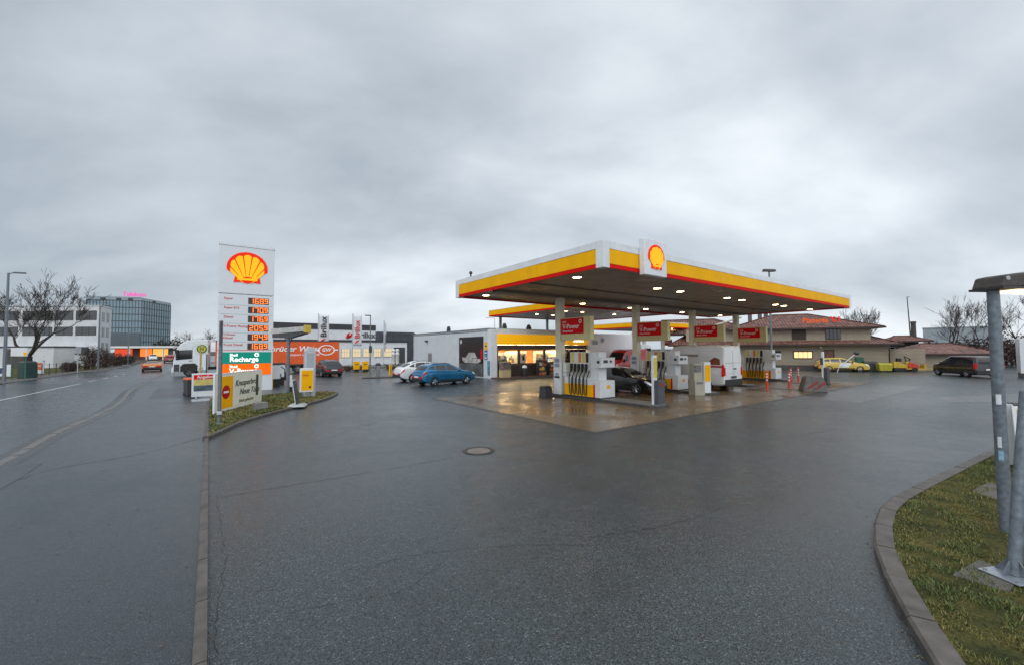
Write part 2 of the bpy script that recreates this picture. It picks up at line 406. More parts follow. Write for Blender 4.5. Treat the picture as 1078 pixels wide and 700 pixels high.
        if parent is not None: o.parent = parent
        if loc is not None: o.location = loc
        if rz: o.rotation_euler = (0, 0, rz)
        if smooth and hasattr(me, 'set_sharp_from_angle'):
            me.set_sharp_from_angle(angle=math.radians(38))
        if bevel:
            md = o.modifiers.new('bevel', 'BEVEL'); md.width = bevel; md.segments = 2; md.limit_method = 'ANGLE'; md.angle_limit = math.radians(40)
        return o

def tag(o, label=None, cat=None, group=None, kind=None):
    if label: o['label'] = label
    if cat: o['category'] = cat
    if group: o['group'] = group
    if kind: o['kind'] = kind
    return o
def thing(name, label, cat, loc=(0, 0, 0), rz=0, group=None):
    o = bpy.data.objects.new(name, None); COL.objects.link(o); o.empty_display_size = .2
    o.location = loc; o.rotation_euler = (0, 0, rz)
    return tag(o, label, cat, group)
def struct(o): o['kind'] = 'structure'; return o
def copy_tree(o, parent=None):
    c = o.copy(); COL.objects.link(c)
    if parent is not None: c.parent = parent
    for ch in list(KIDS.get(o.name, [])) or [x for x in bpy.data.objects if x.parent == o]:
        copy_tree(ch, c)
    return c
KIDS = {}

_TX = {}
def textmesh(s, size=1.0, ext=.01, align='LEFT', bold=0.0, shear=0.0, spacing=1.0):
    key = (s, size, ext, align, bold, shear, spacing)
    if key in _TX: return _TX[key]
    cu = bpy.data.curves.new('t', 'FONT'); cu.body = s; cu.size = size; cu.extrude = ext; cu.align_x = align; cu.align_y = 'CENTER'
    cu.offset = bold * size; cu.resolution_u = 2; cu.shear = shear; cu.space_character = spacing
    ob = bpy.data.objects.new('t', cu); COL.objects.link(ob)
    dg = bpy.context.evaluated_depsgraph_get(); dg.update()
    me = bpy.data.meshes.new_from_object(ob.evaluated_get(dg))
    bpy.data.objects.remove(ob); bpy.data.curves.remove(cu)
    _TX[key] = me; return me
def frame3(o, xdir, up=Vector((0, 0, 1))):
    # text plane: x along xdir, y along up, facing xdir x up
    x = Vector(xdir).normalized(); y = Vector(up).normalized(); z = x.cross(y)
    return Matrix(((x.x, y.x, z.x, o[0]), (x.y, y.y, z.y, o[1]), (x.z, y.z, z.z, o[2]), (0, 0, 0, 1)))
def lettering(s, pos, xdir, size, mat, parent, name='lettering', align='LEFT', bold=.01, ext=.006, shear=0, up=Vector((0, 0, 1)), spacing=1.0, sx=1.0):
    me = textmesh(s, size, ext, align, bold, shear, spacing)
    b = MB(); b.mesh(me, frame3(pos, xdir, up) @ Matrix.Diagonal((sx, 1, 1, 1)))
    return b.build(name, mat, parent)

# the shell emblem: red outline + seven yellow rays, in a plane given by matrix M, overall width w
def shell_parts(M, w, parent, mred, myel, name='emblem', depth=.03):
    def arc(cx, cy, rx, ry, a0, a1, n): return [(cx + rx * math.cos(a0 + (a1 - a0) * i / n), cy + ry * math.sin(a0 + (a1 - a0) * i / n)) for i in range(n + 1)]
    out = [(-.33, -.40), (-.17, -.385), (0, -.415), (.17, -.385), (.33, -.40), (.29, -.20), (.49, -.10)] + arc(0, -.02, .5, .41, math.radians(-6), math.radians(186), 26) + [(-.49, -.10), (-.29, -.20)]
    b = MB(); b.prism([(x * w, y * w) for x, y in out], 0, depth, 'xy')
    b.v = [tuple(M @ Vector(p)) for p in b.v]
    red = b.build(name, mred, parent)
    y = MB(); foot = (0, -.46); n = 7
    edges = [math.radians(180 - 30 - i * 120 / n) for i in range(n + 1)]
    for i in range(n):
        g = math.radians(1.25); a0, a1 = edges[i] - g, edges[i + 1] + g
        def hit(a):                      # distance from foot to the inner ellipse along a
            lo, hi = .1, 1.2
            for _ in range(30):
                mid = (lo + hi) / 2; X, Y = foot[0] + mid * math.cos(a), foot[1] + mid * math.sin(a)
                if (X / .425) ** 2 + ((Y + .03) / .345) ** 2 > 1: hi = mid
                else: lo = mid
            return lo
        am = (a0 + a1) / 2
        P = lambda a, r: (foot[0] + r * math.cos(a), foot[1] + r * math.sin(a))
        r0, r1, rm = hit(a0), hit(a1), hit(am)
        poly = [P(a0, .22), P(a1, .22), P(a1, r1 * .97), P(am * .5 + a1 * .5, (rm + r1) / 2 * 1.0), P(am, rm * 1.01), P(am * .5 + a0 * .5, (rm + r0) / 2 * 1.0), P(a0, r0 * .97)]
        y.prism([(x * w, yy * w) for x, yy in poly], depth, depth * 1.6, 'xy')
    y.prism([(x * w, yy * w) for x, yy in [(-.25, -.335), (.25, -.335), (.22, -.20), (.12, -.28), (-.12, -.28), (-.22, -.20)]], depth, depth * 1.5, 'xy')
    y.v = [tuple(M @ Vector(p)) for p in y.v]
    y.build('emblem_ray', myel, red)
    return red

SEG = {'0': 'abcdef', '1': 'bc', '2': 'abged', '3': 'abgcd', '4': 'fgbc', '5': 'afgcd', '6': 'afgedc', '7': 'abc', '8': 'abcdefg', '9': 'abcdfg'}
def seven(b, ch, x, z, w, h, y0, y1, t):
    S = {'a': (x, x + w, z + h - t, z + h), 'd': (x, x + w, z, z + t), 'g': (x, x + w, z + h / 2 - t / 2, z + h / 2 + t / 2),
         'f': (x, x + t, z + h / 2, z + h), 'b': (x + w - t, x + w, z + h / 2, z + h), 'e': (x, x + t, z, z + h / 2), 'c': (x + w - t, x + w, z, z + h / 2)}
    for s in SEG[ch]:
        x0, x1, z0, z1 = S[s]; g = t * .12
        b.bx(x0 + g, x1 - g, y0, y1, z0 + g, z1 - g)

# ------------------------------------------------------------------ flat sheets
def sheet(name, pts, mat, z, cut=0):
    me = bpy.data.meshes.new(name)
    b = bmesh.new(); vs = [b.verts.new((p[0], p[1], z)) for p in pts]; f = b.faces.new(vs)
    if f.normal.z < 0 or True:
        b.normal_update()
        if f.normal.z < 0: f.normal_flip()
    b.to_mesh(me); b.free(); me.materials.append(mat)
    o = bpy.data.objects.new(name, me); COL.objects.link(o); return struct(o)
def offset_path(pts, d):
    out = []
    for i, p in enumerate(pts):
        a = pts[max(i - 1, 0)]; c = pts[min(i + 1, len(pts) - 1)]
        t = Vector((c[0] - a[0], c[1] - a[1])).normalized(); n = Vector((-t.y, t.x))
        out.append((p[0] + n.x * d, p[1] + n.y * d))
    return out
def smooth_path(pts, k=6):
    pts = [Vector((p[0], p[1])) for p in pts]; out = []
    for i in range(len(pts) - 1):
        p0 = pts[max(i - 1, 0)]; p1 = pts[i]; p2 = pts[i + 1]; p3 = pts[min(i + 2, len(pts) - 1)]
        for j in range(k):
            t = j / k
            q = .5 * ((2 * p1) + (p2 - p0) * t + (2 * p0 - 5 * p1 + 4 * p2 - p3) * t * t + (3 * p1 - p0 - 3 * p2 + p3) * t ** 3)
            out.append((q.x, q.y))
    out.append((pts[-1].x, pts[-1].y)); return out
def resample(pts, step):
    out = [pts[0]]; acc = 0
    for i in range(len(pts) - 1):
        a, b = Vector(pts[i]), Vector(pts[i + 1]); L = (b - a).length; s = step - acc
        while s <= L:
            q = a + (b - a) * (s / L); out.append((q.x, q.y)); s += step
        acc = (L - (s - step))
    return out
def kerbstones(name, path, width, z0, z1, mat, stone=1.0, side=1, gap=.008, jit=.004):
    # one run of kerb: single stones butted along the path with narrow joints
    q = resample(path, stone); b = MB()
    inn = offset_path(q, width * side)
    for i in range(len(q) - 1):
        a, c = Vector(q[i]), Vector(q[i + 1]); ai, ci = Vector(inn[i]), Vector(inn[i + 1])
        g = gap / max((c - a).length, .01)
        A, C_, Ai, Ci = a.lerp(c, g), a.lerp(c, 1 - g), ai.lerp(ci, g), ai.lerp(ci, 1 - g)
        dz = RND.uniform(-jit, jit); ch = min(.025, width * .2)
        Ao, Co = A.lerp(Ai, ch / width), C_.lerp(Ci, ch / width)
        vs = [(*A, z0), (*C_, z0), (*Ci, z0), (*Ai, z0), (*A, z1 + dz - ch), (*C_, z1 + dz - ch), (*Co, z1 + dz), (*Ci, z1 + dz), (*Ai, z1 + dz), (*Ao, z1 + dz)]
        b.add(vs, [(0, 1, 5, 4), (4, 5, 6, 9), (9, 6, 7, 8), (1, 2, 7, 6, 5), (3, 0, 4, 9, 8), (2, 3, 8, 7), (0, 3, 2, 1)])
    return b.build(name, mat, fixn=True)
# ------------------------------------------------------------------ ground
def SP2(x, y): p = ST(x, y); return (p.x, p.y)
def g2(px, py): p = G(px, py); return (p.x, p.y)
sheet('ground', [(-700, -300), (700, -300), (700, 1200), (-700, 1200)], M_SOIL, -.09)
road_r = [(3, -12), (-4.5, -.5)] + [g2(*q) for q in ((0, 492), (65, 455.6), (126, 426), (146, 407), (176, 394), (195, 385))] + [(-72, 105), (-110, 190), (-160, 300)]
road_l = [(-195, 300), (-140, 190), (-93, 112)] + [g2(*q) for q in ((138, 384), (120, 388), (102, 390.6), (84, 392), (56, 396), (0, 404))] + [(-22, 2), (-12, -14)]
sheet('road', road_r + road_l, M_ROAD, -.035)
KX = -10.55
fore = [SP2(KX, -28), SP2(KX, 18.2), g2(182, 399), g2(176, 394), g2(195, 385), (-60, 82), (-68, 103), (-40, 160), (260, 160), (260, -40), (20, -40)]
sheet('forecourt', fore, M_ASPH, 0)
pave = [SP2(KX, -28), SP2(KX, 18.2), g2(182, 399), g2(176, 394), g2(170, 396), g2(146, 407), g2(126, 426), g2(65, 455.6), g2(0, 492), (-4.5, -.5), (2, -12)]
sheet('pavement', pave, M_PAVE, .02)
sheet('asphalt_patch_or_shade', [g2(168, 406), g2(215, 405), g2(214.5, 418), g2(156, 420)], M_PATCH, .024)
sheet('asphalt_patch_or_shade', [g2(0, 492), g2(45, 488), g2(20, 505), g2(0, 516)], M_PATCH, .0245)
sheet('asphalt_patch_or_shade', [g2(838, 418), g2(927, 404.6), g2(972, 407), g2(905, 424)], M_LPATCH, .004)
sheet('asphalt_patch_or_shade', [g2(1000, 423), g2(985, 418), g2(1078, 414), g2(1100, 424)], M_LPATCH, .0045)
# gutter of small setts between road and pavement, kerb line between pavement and forecourt
gut = smooth_path([(p[0], p[1]) for p in road_r[1:8]], 10)
struct(kerbstones('gutter', gut, .20, -.05, .03, M_GUT, stone=.8, side=1, gap=.02, jit=.008))
sheet('asphalt_patch_or_shade', gut[:-16] + offset_path(gut, -.22)[:-16][::-1], M_PATCH, .0235)  # kerb's shadow and wet edge painted as a dark strip along the gutter
sheet('asphalt_patch_or_shade', offset_path(gut, .24) + offset_path(gut, .5)[::-1], M_PATCH, -.028)
kl = [SP2(KX, -8), SP2(KX, 16.6)]
struct(kerbstones('kerb', kl, .095, -.05, .055, M_KERB, stone=1.0, side=-1, gap=.008))
# far side pavement and verge
far_l = [g2(*q) for q in ((138, 384), (120, 388), (102, 390.6), (84, 392), (56, 396), (0, 404))] + [(-22, 2), (-12, -14)]
in_l = offset_path(far_l, -1.9)
sheet('footpath', far_l + in_l[::-1], M_KERB, .06)
struct(kerbstones('kerb', smooth_path(far_l[:6], 6), .15, -.06, .075, M_CONC, stone=1.0, side=-1))
sheet('verge', offset_path(far_l, -1.86) + offset_path(far_l, -60)[::-1], M_GRASSB, .045)
# road markings
def stripe(px0, px1, w=.13):
    a, b = Vector(g2(*px0)), Vector(g2(*px1)); t = (b - a).normalized(); n = Vector((-t.y, t.x)) * w / 2
    return [a - n, b - n, b + n, a + n]
M_MARK = pm('worn road paint', (.62, .63, .63), .5, var=.25, scale=6, dirt=.75)
for a, b in (((-40, 428.5), (85, 403)), ((93, 401.2), (100.5, 399.6)), ((108, 398.1), (114, 396.9)), ((120, 395.7), (124, 394.9)), ((129, 393.9), (132, 393.3))):
    sheet('road_marking', stripe(a, b), M_MARK, -.031)
sheet('road_marking', stripe((157, 400.5), (192, 387.6), .25), M_MARK, -.031)
# cracks and seams in the asphalt
M_SEAM = pm('tar seam', (.012, .013, .014), .5, var=.3, scale=8)
def seam(pts, w, z=.004):
    q = resample(smooth_path([g2(*p) for p in pts], 6), .12); L_, R_ = [], []
    l = offset_path(q, 1.0); b = MB()
    for i, p in enumerate(q):
        p = Vector(p); n = Vector(l[i]) - p; j = RND.gauss(0, .013); ww = w * RND.uniform(.25, 1.3)
        L_.append(p + n * (j + ww)); R_.append(p + n * (j - ww))
    b.add([(*p, z) for p in L_] + [(*p, z) for p in R_], [(i, i + 1, len(q) + i + 1, len(q) + i) for i in range(len(q) - 1)])
    struct(b.build('asphalt_crack', M_SEAM, fixn=True))
seam([(228, 524), (300, 511.5), (395, 496), (487, 479.5), (560, 466)], .006)
seam([(520, 481), (640, 486), (760, 470), (880, 452)], .004)
seam([(228, 520), (236, 585), (226, 650), (230, 695)], .003)
seam([(380, 603), (430, 585), (520, 575), (640, 573)], .0025)
seam([(305, 645), (340, 636), (420, 622), (470, 590)], .0025)
seam([(620, 565), (720, 548), (840, 505)], .003)
seam([(0, 512), (60, 494), (150, 478), (213, 461)], .010, .024)
seam([(360, 455), (420, 440), (500, 437), (590, 447)], .006)

# concrete apron under the canopy
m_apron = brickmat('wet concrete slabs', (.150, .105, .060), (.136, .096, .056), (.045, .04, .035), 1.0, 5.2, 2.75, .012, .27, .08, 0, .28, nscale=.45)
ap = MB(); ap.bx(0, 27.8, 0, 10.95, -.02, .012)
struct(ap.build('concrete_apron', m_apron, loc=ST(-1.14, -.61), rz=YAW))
dr = MB()
for x0, x1, y0, y1 in ((-.16, 28.0, -.14, 0), (-.16, 0, 0, 10.95), (-.16, 27.9, 10.95, 11.07)): dr.bx(x0, x1, y0, y1, -.02, .009)
struct(dr.build('drain_strip', M_DCONC, loc=ST(-1.14, -.61), rz=YAW))

# manhole
mh = G(504, 474.3)
t = thing('manhole_cover', 'round iron manhole cover set in the asphalt in front of the forecourt apron', 'manhole cover', mh, .4)
b = MB(); b.lathe([(.30, .003), (.30, .012), (.39, .012), (.395, .003)], 40, caps=False); b.build('rim', pm('iron rim', (.05, .045, .04), .5, .5, var=.3, scale=12), t)
b = MB(); b.lathe([(0, .010), (.285, .010), (.285, .002)], 40)
for i in range(-4, 5):
    for j in range(-4, 5):
        if i * i + j * j < 17: b.bx(i * .06 - .02, i * .06 + .02, j * .06 - .02, j * .06 + .02, .009, .014)
b.build('cover', pm('manhole concrete', (.20, .17, .15), .5, var=.3, scale=12, bump=.2), t)

# ------------------------------------------------------------------ grass islands
def inside(poly, x, y):
    n = len(poly); c = False; j = n - 1
    for i in range(n):
        if (poly[i][1] > y) != (poly[j][1] > y) and x < (poly[j][0] - poly[i][0]) * (y - poly[i][1]) / (poly[j][1] - poly[i][1]) + poly[i][0]: c = not c
        j = i
    return c
M_BLADES = [pm('grass green', (.10, .14, .026), .6, var=.3), pm('grass moss', (.19, .17, .036), .7, var=.3), pm('grass straw', (.30, .24, .10), .7, var=.3), pm('grass dark', (.045, .065, .018), .6, var=.3)]
def grass(name, poly, z, n, hmin, hmax, seed, label, bbox, w=.006):
    rn = random.Random(seed); V = []; F = []; Mi = []
    cl = [(rn.uniform(bbox[0], bbox[1]), rn.uniform(bbox[2], bbox[3]), rn.random(), rn.uniform(.15, .7)) for _ in range(90)]
    k = 0
    while k < n:
        x, y = rn.uniform(bbox[0], bbox[1]), rn.uniform(bbox[2], bbox[3])
        if not inside(poly, x, y): continue
        if math.sin(x * 9.1 + 2.3 * math.sin(y * 7.7)) + math.sin(y * 8.3 + 2.1 * math.sin(x * 6.9)) + rn.uniform(-1, 1) < -.15: continue
        k += 1
        c = min(cl, key=lambda q: ((q[0] - x) ** 2 + (q[1] - y) ** 2) / q[3] ** 2)
        h = rn.uniform(hmin, hmax) * (.55 + .7 * c[2]); a = rn.uniform(0, 2 * PI); le = rn.uniform(.2, 1.3) * h
        dx, dy = math.cos(a), math.sin(a); ww = w * rn.uniform(.6, 1.5)
        ox, oy = -dy * ww, dx * ww; o = len(V)
        V += [(x - ox, y - oy, z), (x + ox, y + oy, z), (x + dx * le * .4 + ox * .7, y + dy * le * .4 + oy * .7, z + h * .65), (x + dx * le * .4 - ox * .7, y + dy * le * .4 - oy * .7, z + h * .65), (x + dx * le, y + dy * le, z + h)]
        F += [(o, o + 1, o + 2, o + 3), (o + 3, o + 2, o + 4)]
        mi = rn.choices((0, 1, 2, 3), ((1, 4, 4, 1) if c[2] < .35 else (2, 6, 1, 2) if c[2] < .7 else (7, 1, 1, 3)))[0]; Mi += [mi, mi]
    me = bpy.data.meshes.new(name); me.from_pydata(V, [], F)
    for m in M_BLADES: me.materials.append(m)
    me.polygons.foreach_set('material_index', Mi); me.update()
    o = bpy.data.objects.new(name, me); COL.objects.link(o)
    return tag(o, label, 'grass', kind='stuff')
# right-hand island close to the viewer
ri_px = [(1140, 447), (1078, 464), (1046, 475.4), (1017, 489), (972.5, 511), (941.7, 526.8), (926, 540.5), (919.4, 559), (919.4, 576.5), (928, 604), (945, 641.6), (979, 700), (1030, 790)]
ri = smooth_path([g2(*p) for p in ri_px], 8)
ri_end = [(ri[-1][0] + 1.0, ri[-1][1] - 1.3), (16, .3), (18, 12)]
struct(kerbstones('kerb', ri, .19, -.03, .105, M_KERB, stone=.8, side=1, gap=.010, jit=.006))
ri_in = offset_path(ri, .185)
poly_r = ri_in + ri_end
sheet('turf', poly_r, M_GRASSB, .085)
bx_ = (3.0, 10.5, 1.8, 11.0)
grass('grass', poly_r, .08, 90000, .012, .042, 3, 'short mossy winter grass on the kerbed island in the right foreground', bx_, w=.0035)
# left-hand island under the price sign
li_px = [(218.0, 463), (229, 459), (240, 453), (256, 446), (272, 440.5), (310, 430), (340, 422), (352, 417.5), (357, 414)]
li = smooth_path([g2(*p) for p in li_px], 8)
struct(kerbstones('kerb', li, .12, -.03, .11, M_KERB, stone=1.0, side=1, gap=.01))
poly_l = offset_path(li, .11) + [SP2(-4.9, 16.9), SP2(-10.4, 17.1), SP2(-10.42, 6.0)]
sheet('turf', poly_l, M_GRASSB, .085)
xs = [p[0] for p in poly_l]; ys = [p[1] for p in poly_l]
grass('grass', poly_l, .08, 26000, .04, .10, 5, 'mossy grass patch under the roadside price sign', (min(xs), max(xs), min(ys), max(ys)), w=.012)

# ------------------------------------------------------------------ main canopy
def station(name, label, cat, x, y, z=0.0, rz=0.0, group=None): return thing(name, label, cat, ST(x, y, z), YAW + rz, group)
M_SOFF = brickmat('canopy soffit panels', (.33, .265, .195), (.31, .25, .185), (.15, .12, .09), 1.0, 12, .6, .012, .42, .2, 0, .2)
M_LAMP = em('canopy lamp', (1.0, .70, .34), 26.0)
M_SHYEL = em('backlit yellow', (1.0, .50, .015), .42, (.75, .36, .01)); M_SHRED = em('backlit red', (.85, .035, .008), .32, (.6, .02, .008))
M_BACKW = em('backlit white', (.80, .83, .86), .05, (.62, .65, .68))
def canopy_box(root, x0, x1, y0, y1, zb, fh, corner=.3, sides='lrfb', white=.285, red=.16):
    b = MB(); b.bx(x0 + .06, x1 - .06, y0 + .06, y1 - .06, zb + .09, zb + fh - .06)
    b.build('soffit', M_SOFF, root)
    wy0, ry1 = zb + fh * (1 - white), zb + fh * red
    W, Y, R = MB(), MB(), MB()
    th = .06
    def strip(B, za, zc, pr, cut):
        def segs(a, c):          # sheets about 3 m long with open joints, not quite in line
            n = max(1, round((c - a) / 3.1)); d = (c - a) / n
            return [(a + i * d + .004, a + (i + 1) * d - .004, RND.uniform(-.004, .004)) for i in range(n)]
        for a, c, j in segs(x0 + cut, x1 - cut):
            if 'f' in sides: B.bx(a, c, y0 - pr + j, y0 + th, za, zc)
            if 'b' in sides: B.bx(a, c, y1 - th, y1 + pr + j, za, zc)
        for a, c, j in segs(y0 + cut, y1 - cut):
            if 'l' in sides: B.bx(x0 - pr + j, x0 + th, a, c, za, zc)
            if 'r' in sides: B.bx(x1 - th, x1 + pr + j, a, c, za, zc)
    strip(R, zb, ry1 - .002, 0.0, corner); strip(Y, ry1, wy0 - .002, .012, corner); strip(W, wy0, zb + fh, .022, corner)
    if corner:
        for cx, cy in ((x0, y0), (x1, y0), (x0, y1), (x1, y1)):
            sx_, sy_ = (1 if cx == x0 else -1), (1 if cy == y0 else -1)
            xa, xb = sorted((cx - sx_ * .026, cx + sx_ * (corner - .002))); ya, yb = sorted((cy - sy_ * .026, cy + sy_ * (corner - .002)))
            W.bx(xa, xb, ya, yb, zb - .01, zb + fh + .004)
    Y.build('yellow_fascia', M_YEL, root); R.build('red_fascia', M_RED, root); W.build('white_fascia', M_WHITE, root, bevel=.008)
def lamp_into(root, x, y, z, r=.17):
    b = MB(); b.lathe([(r + .05, 0), (r + .05, -.025), (r, -.03), (r, -.012)], 20, c=(x, y, z)); o = b.build('downlight', M_ALU, root)
    b = MB(); b.lathe([(0, -.026), (r - .005, -.026), (r - .005, -.014)], 20, c=(x, y, z)); b.build('lens', M_LAMP, o)
W_, L_ = 10.1, 25.66
cn = station('filling_station_canopy', 'large front canopy with yellow and red fascia and four columns over the pumps', 'canopy', 0, 0)
canopy_box(cn, 0, L_, 0, W_, 5.2, .9)
b = MB(); b.bx(.4, L_ - .4, 6.75, 7.25, 5.17, 5.31); b.bx(.4, L_ - .4, 4.35, 4.43, 5.245, 5.31); b.build('soffit_beam', pm('soffit beam', (.20, .175, .145), .5, var=.2), cn)
for x in (1.06, 6.3, 8.2, 12.85, 14.6, 19.2, 20.5, 25.05):
    for y in (2.25, 8.85): lamp_into(cn, x, y, 5.292)
COLX = [4.55 + 6.45 * k for k in range(4)]
for x in COLX:
    b = MB(); b.bx(x - .18, x + .18, 6.82, 7.18, .12, 5.2); b.build('column', pm('column cream', (.82, .78, .60), .4, var=.1, scale=1.2, dirt=.2), cn, bevel=.01)
# emblem box hung on the fascia
b = MB(); b.bx(1.88, 3.22, -.27, -.03, 5.10, 6.42); sb = b.build('emblem_box', M_WHITE, cn, bevel=.03)
shell_parts(frame3((2.55, -.27, 5.80), (1, 0, 0)) @ Matrix.Diagonal((1, 1.17, 1, 1)), .96, sb, M_SHRED, M_SHYEL)
# little roof things
b = MB(); b.bx(.25, .6, 9.2, 9.5, 6.09, 6.2); b.tube([(.42, 9.3, 6.15), (.42, 9.3, 6.42)], .04, 6); b.ball((.42, 9.3, 6.45), .09); b.build('roof_vent', M_DGREY, cn)

# second canopy behind it, joining the shop
ca = station('filling_station_canopy', 'smaller rear canopy between the large front canopy and the shop roof', 'canopy', 0, 0)
canopy_box(ca, 11.7, 24.6, 10.5, 24.9, 5.65, .62, corner=0, white=.04, red=.22)
for x in (14.2, 16.2, 20.5):
    for y in (12.6, 16.6, 20.5): lamp_into(ca, x, y, 5.742, .15)
for x, y in ((12.6, 24.2), (18.7, 24.2), (23.9, 24.2)):
    b = MB(); b.bx(x - .1, x + .1, y - .1, y + .1, 4.21 if x < 22 else 0, 5.72); b.build('column', M_GREYM, ca)
# third canopy, far back, over the lorry pumps
cb = station('filling_station_canopy', 'distant lorry canopy with yellow fascia seen between the pump columns', 'canopy', 0, 0)
canopy_box(cb, 31.4, 50.2, 20.6, 29.5, 5.0, .72, corner=.35, white=.12, red=.2)
for x in (33, 36.9, 45.5):
    b = MB(); b.bx(x - .17, x + .17, 22.2, 22.55, 0, 5.08); b.build('column', M_CREAM, cb)
for x in (34.5, 38.5, 43): lamp_into(cb, x, 22, 5.092, .15)
b = MB(); b.bx(37.2, 38.9, 22.3, 22.5, 2.85, 3.65); sg = b.build('sign_panel', M_DRED, cb); lettering('V-Power', (37.35, 22.29, 3.25), (1, 0, 0), .34, M_TEXTW, sg)
b = MB(); b.bx(30.6, 31.9, 22.25, 22.5, 3.3, 4.3); b.build('yellow_sign', M_YEL, cb); b = MB(); b.bx(30.6, 31.9, 22.2, 22.5, 2.9, 3.28); b.build('dark_sign', M_BLACK, cb)

# ------------------------------------------------------------------ pump islands
def catenary(p0, p1, sag, n=10):
    p0, p1 = Vector(p0), Vector(p1)
    return [p0.lerp(p1, i / n) + Vector((0, 0, -sag * 4 * (i / n) * (1 - i / n))) for i in range(n + 1)]
M_PYEL = pm('pale label yellow', (.72, .56, .10), .4, var=.1)
M_HEADC = [M_BLACK, M_PYEL, pm('label orange', (.72, .22, .03), .4, var=.1), M_WHITE, M_PYEL]
def island(k):
    where = ['nearest the viewer on the left', 'second from left, right behind the black car', 'third from left, hidden beyond the white van', 'farthest right, beside the red and white bollards'][k]
    xo = COLX[k] - .2
    t = station('pump_island', 'kerb island carrying a pump, ' + where, 'pump island', xo, 0, group='kerb islands under the pumps')
    y_end = 1.05 if k == 0 else (2.2 if k == 1 else 3.0 if k == 2 else 3.3)
    b = MB(); b.prism([(0, y_end + .35), (.12, y_end + .1), (.4, y_end), (.8, y_end), (1.08, y_end + .1), (1.2, y_end + .35), (1.2, 7.75), (0, 7.75)], 0, .12, 'xy'); b.build('kerb', M_DCONC, t, bevel=.015)
    b = MB(); b.prism([(.1, y_end + .42), (.2, y_end + .22), (.42, y_end + .1), (.78, y_end + .1), (1.0, y_end + .22), (1.1, y_end + .42), (1.1, 7.65), (.1, 7.65)], .118, .128, 'xy'); b.build('paving', M_CONC, t)
    p = station('fuel_pump', 'white and yellow fuel pump, ' + where, 'fuel pump', xo, 0, .128, group='fuel pumps under the front canopy')
    # plinth: white box with yellow band, taller white end cabinet facing the viewer
    b = MB(); b.bx(.12, 1.12, 5.0, 6.62, 0, .95); b.build('plinth', M_WHITE, p, bevel=.012)
    b = MB(); b.bx(.105, 1.135, 4.75, 6.60, .04, .62); b.build('yellow_panel', M_YEL, p)
    b = MB(); b.bx(.10, 1.14, 4.15, 4.97, .03, .84); ec = b.build('end_cabinet', M_WHITE, p, bevel=.02)
    b = MB(); b.bx(.092, 1.148, 4.60, 4.96, .04, .62); b.build('yellow_panel', M_YEL, ec)
    b = MB(); b.bx(.088, 1.152, 4.50, 4.595, .04, .66); b.build('red_stripe', M_RED, ec)
    b = MB(); b.bx(.55, .78, 4.142, 4.152, .45, .62); b.build('yellow_label', M_YEL, ec)
    b = MB(); b.bx(.02, 1.22, 4.07, 6.7, -.0, .028); b.build('base_strip', M_BLACK, p)
    # hose tower
    b = MB(); b.bx(.36, .88, 5.05, 6.42, .95, 2.2); b.build('hose_tower', M_CREAM, p, bevel=.01)
    b = MB(); b.bx(.33, .91, 5.08, 6.38, .98, 1.62); b.build('nozzle_board', pm('pale board', (.62, .6, .54), .45), p)
    for j in range(5):
        y = 5.22 + j * .255
        hb = MB(); hb.bx(.345, .895, y - .085, y + .085, 1.68, 2.16); hb.build('grade_label', M_HEADC[j], p)
        for s in (-1, 1):
            xs_ = .33 if s < 0 else .91
            nz = MB(); nz.tube([(xs_ + s * .05, y, 1.62), (xs_ + s * .07, y, 1.4), (xs_ + s * .10, y, 1.2)], [.055, .075, .045], 8); nz.bx(min(xs_, xs_ + s * .12), max(xs_, xs_ + s * .12), y - .045, y + .045, 1.40, 1.60)
            n_ = nz.build('nozzle', M_BLACK, p)
            hs = MB(); yy = y - .10
            hs.tube([(xs_ + s * .12, y, 1.24), (xs_ + s * .22, y + .02, 1.0), (xs_ + s * .30, yy + .05, .6), (xs_ + s * .31, yy, .16), (xs_ + s * .29, yy - .05, .07), (xs_ + s * .27, yy - .09, .2), (xs_ + s * .27, yy - .10, .85), (xs_ + s * .12, yy - .09, 1.12), (xs_ + s * .02, yy - .08, 1.3)], .026, 6)
            hs.build('hose', M_BLACK, p, smooth=True)
    # dispenser head: tall white box and a wide display box
    b = MB(); b.bx(.36, .88, 4.45, 5.02, .84, 2.2); hd = b.build('dispenser_head', M_WHITE, p, bevel=.012)
    b = MB(); b.bx(.16, 1.12, 4.12, 4.56, 1.46, 1.94); ds = b.build('display_box', M_WHITE, p, bevel=.015)
    b = MB(); b.bx(.3, .6, 4.11, 4.13, 1.68, 1.82); b.bx(.74, .9, 4.11, 4.13, 1.70, 1.80); b.bx(.145, .17, 4.25, 4.4, 1.66, 1.80); b.build('display', M_DGREY, ds)
    # information pillar on the column foot
    f = station('information_pillar', 'white notice board on column foot, ' + where, 'notice board', xo, 0, .128, group='notice boards at the column feet')
    b = MB(); b.bx(-.02, .10, 6.75, 7.3, 0, 1.95); b.build('board', M_WHITE, f, bevel=.01)
    b = MB(); b.bx(-.03, -.018, 6.85, 7.2, 1.66, 1.86); b.bx(-.03, -.018, 6.85, 7.2, 1.42, 1.6); b.bx(-.03, -.018, 6.9, 7.15, .98, 1.1); b.build('notice', pm('grey notice', (.3, .33, .4), .5, var=.5, scale=14), f)
    b = MB(); b.bx(-.05, .0, 6.85, 7.2, .85, .95); b.build('tray', M_BLACK, f)
    b = MB(); b.bx(.14, .42, 6.5, 6.78, 1.15, 1.65); b.build('extinguisher_case', M_CREAM, f, bevel=.01); b = MB(); b.bx(.14, .4, 6.5, 6.74, .96, 1.13); b.build('towel_holder', M_WHITE, f)
    # hanging red sign
    h = station('pump_sign', 'red hanging sign on column, ' + where, 'sign', xo, 0, group='red signs on the pump columns')
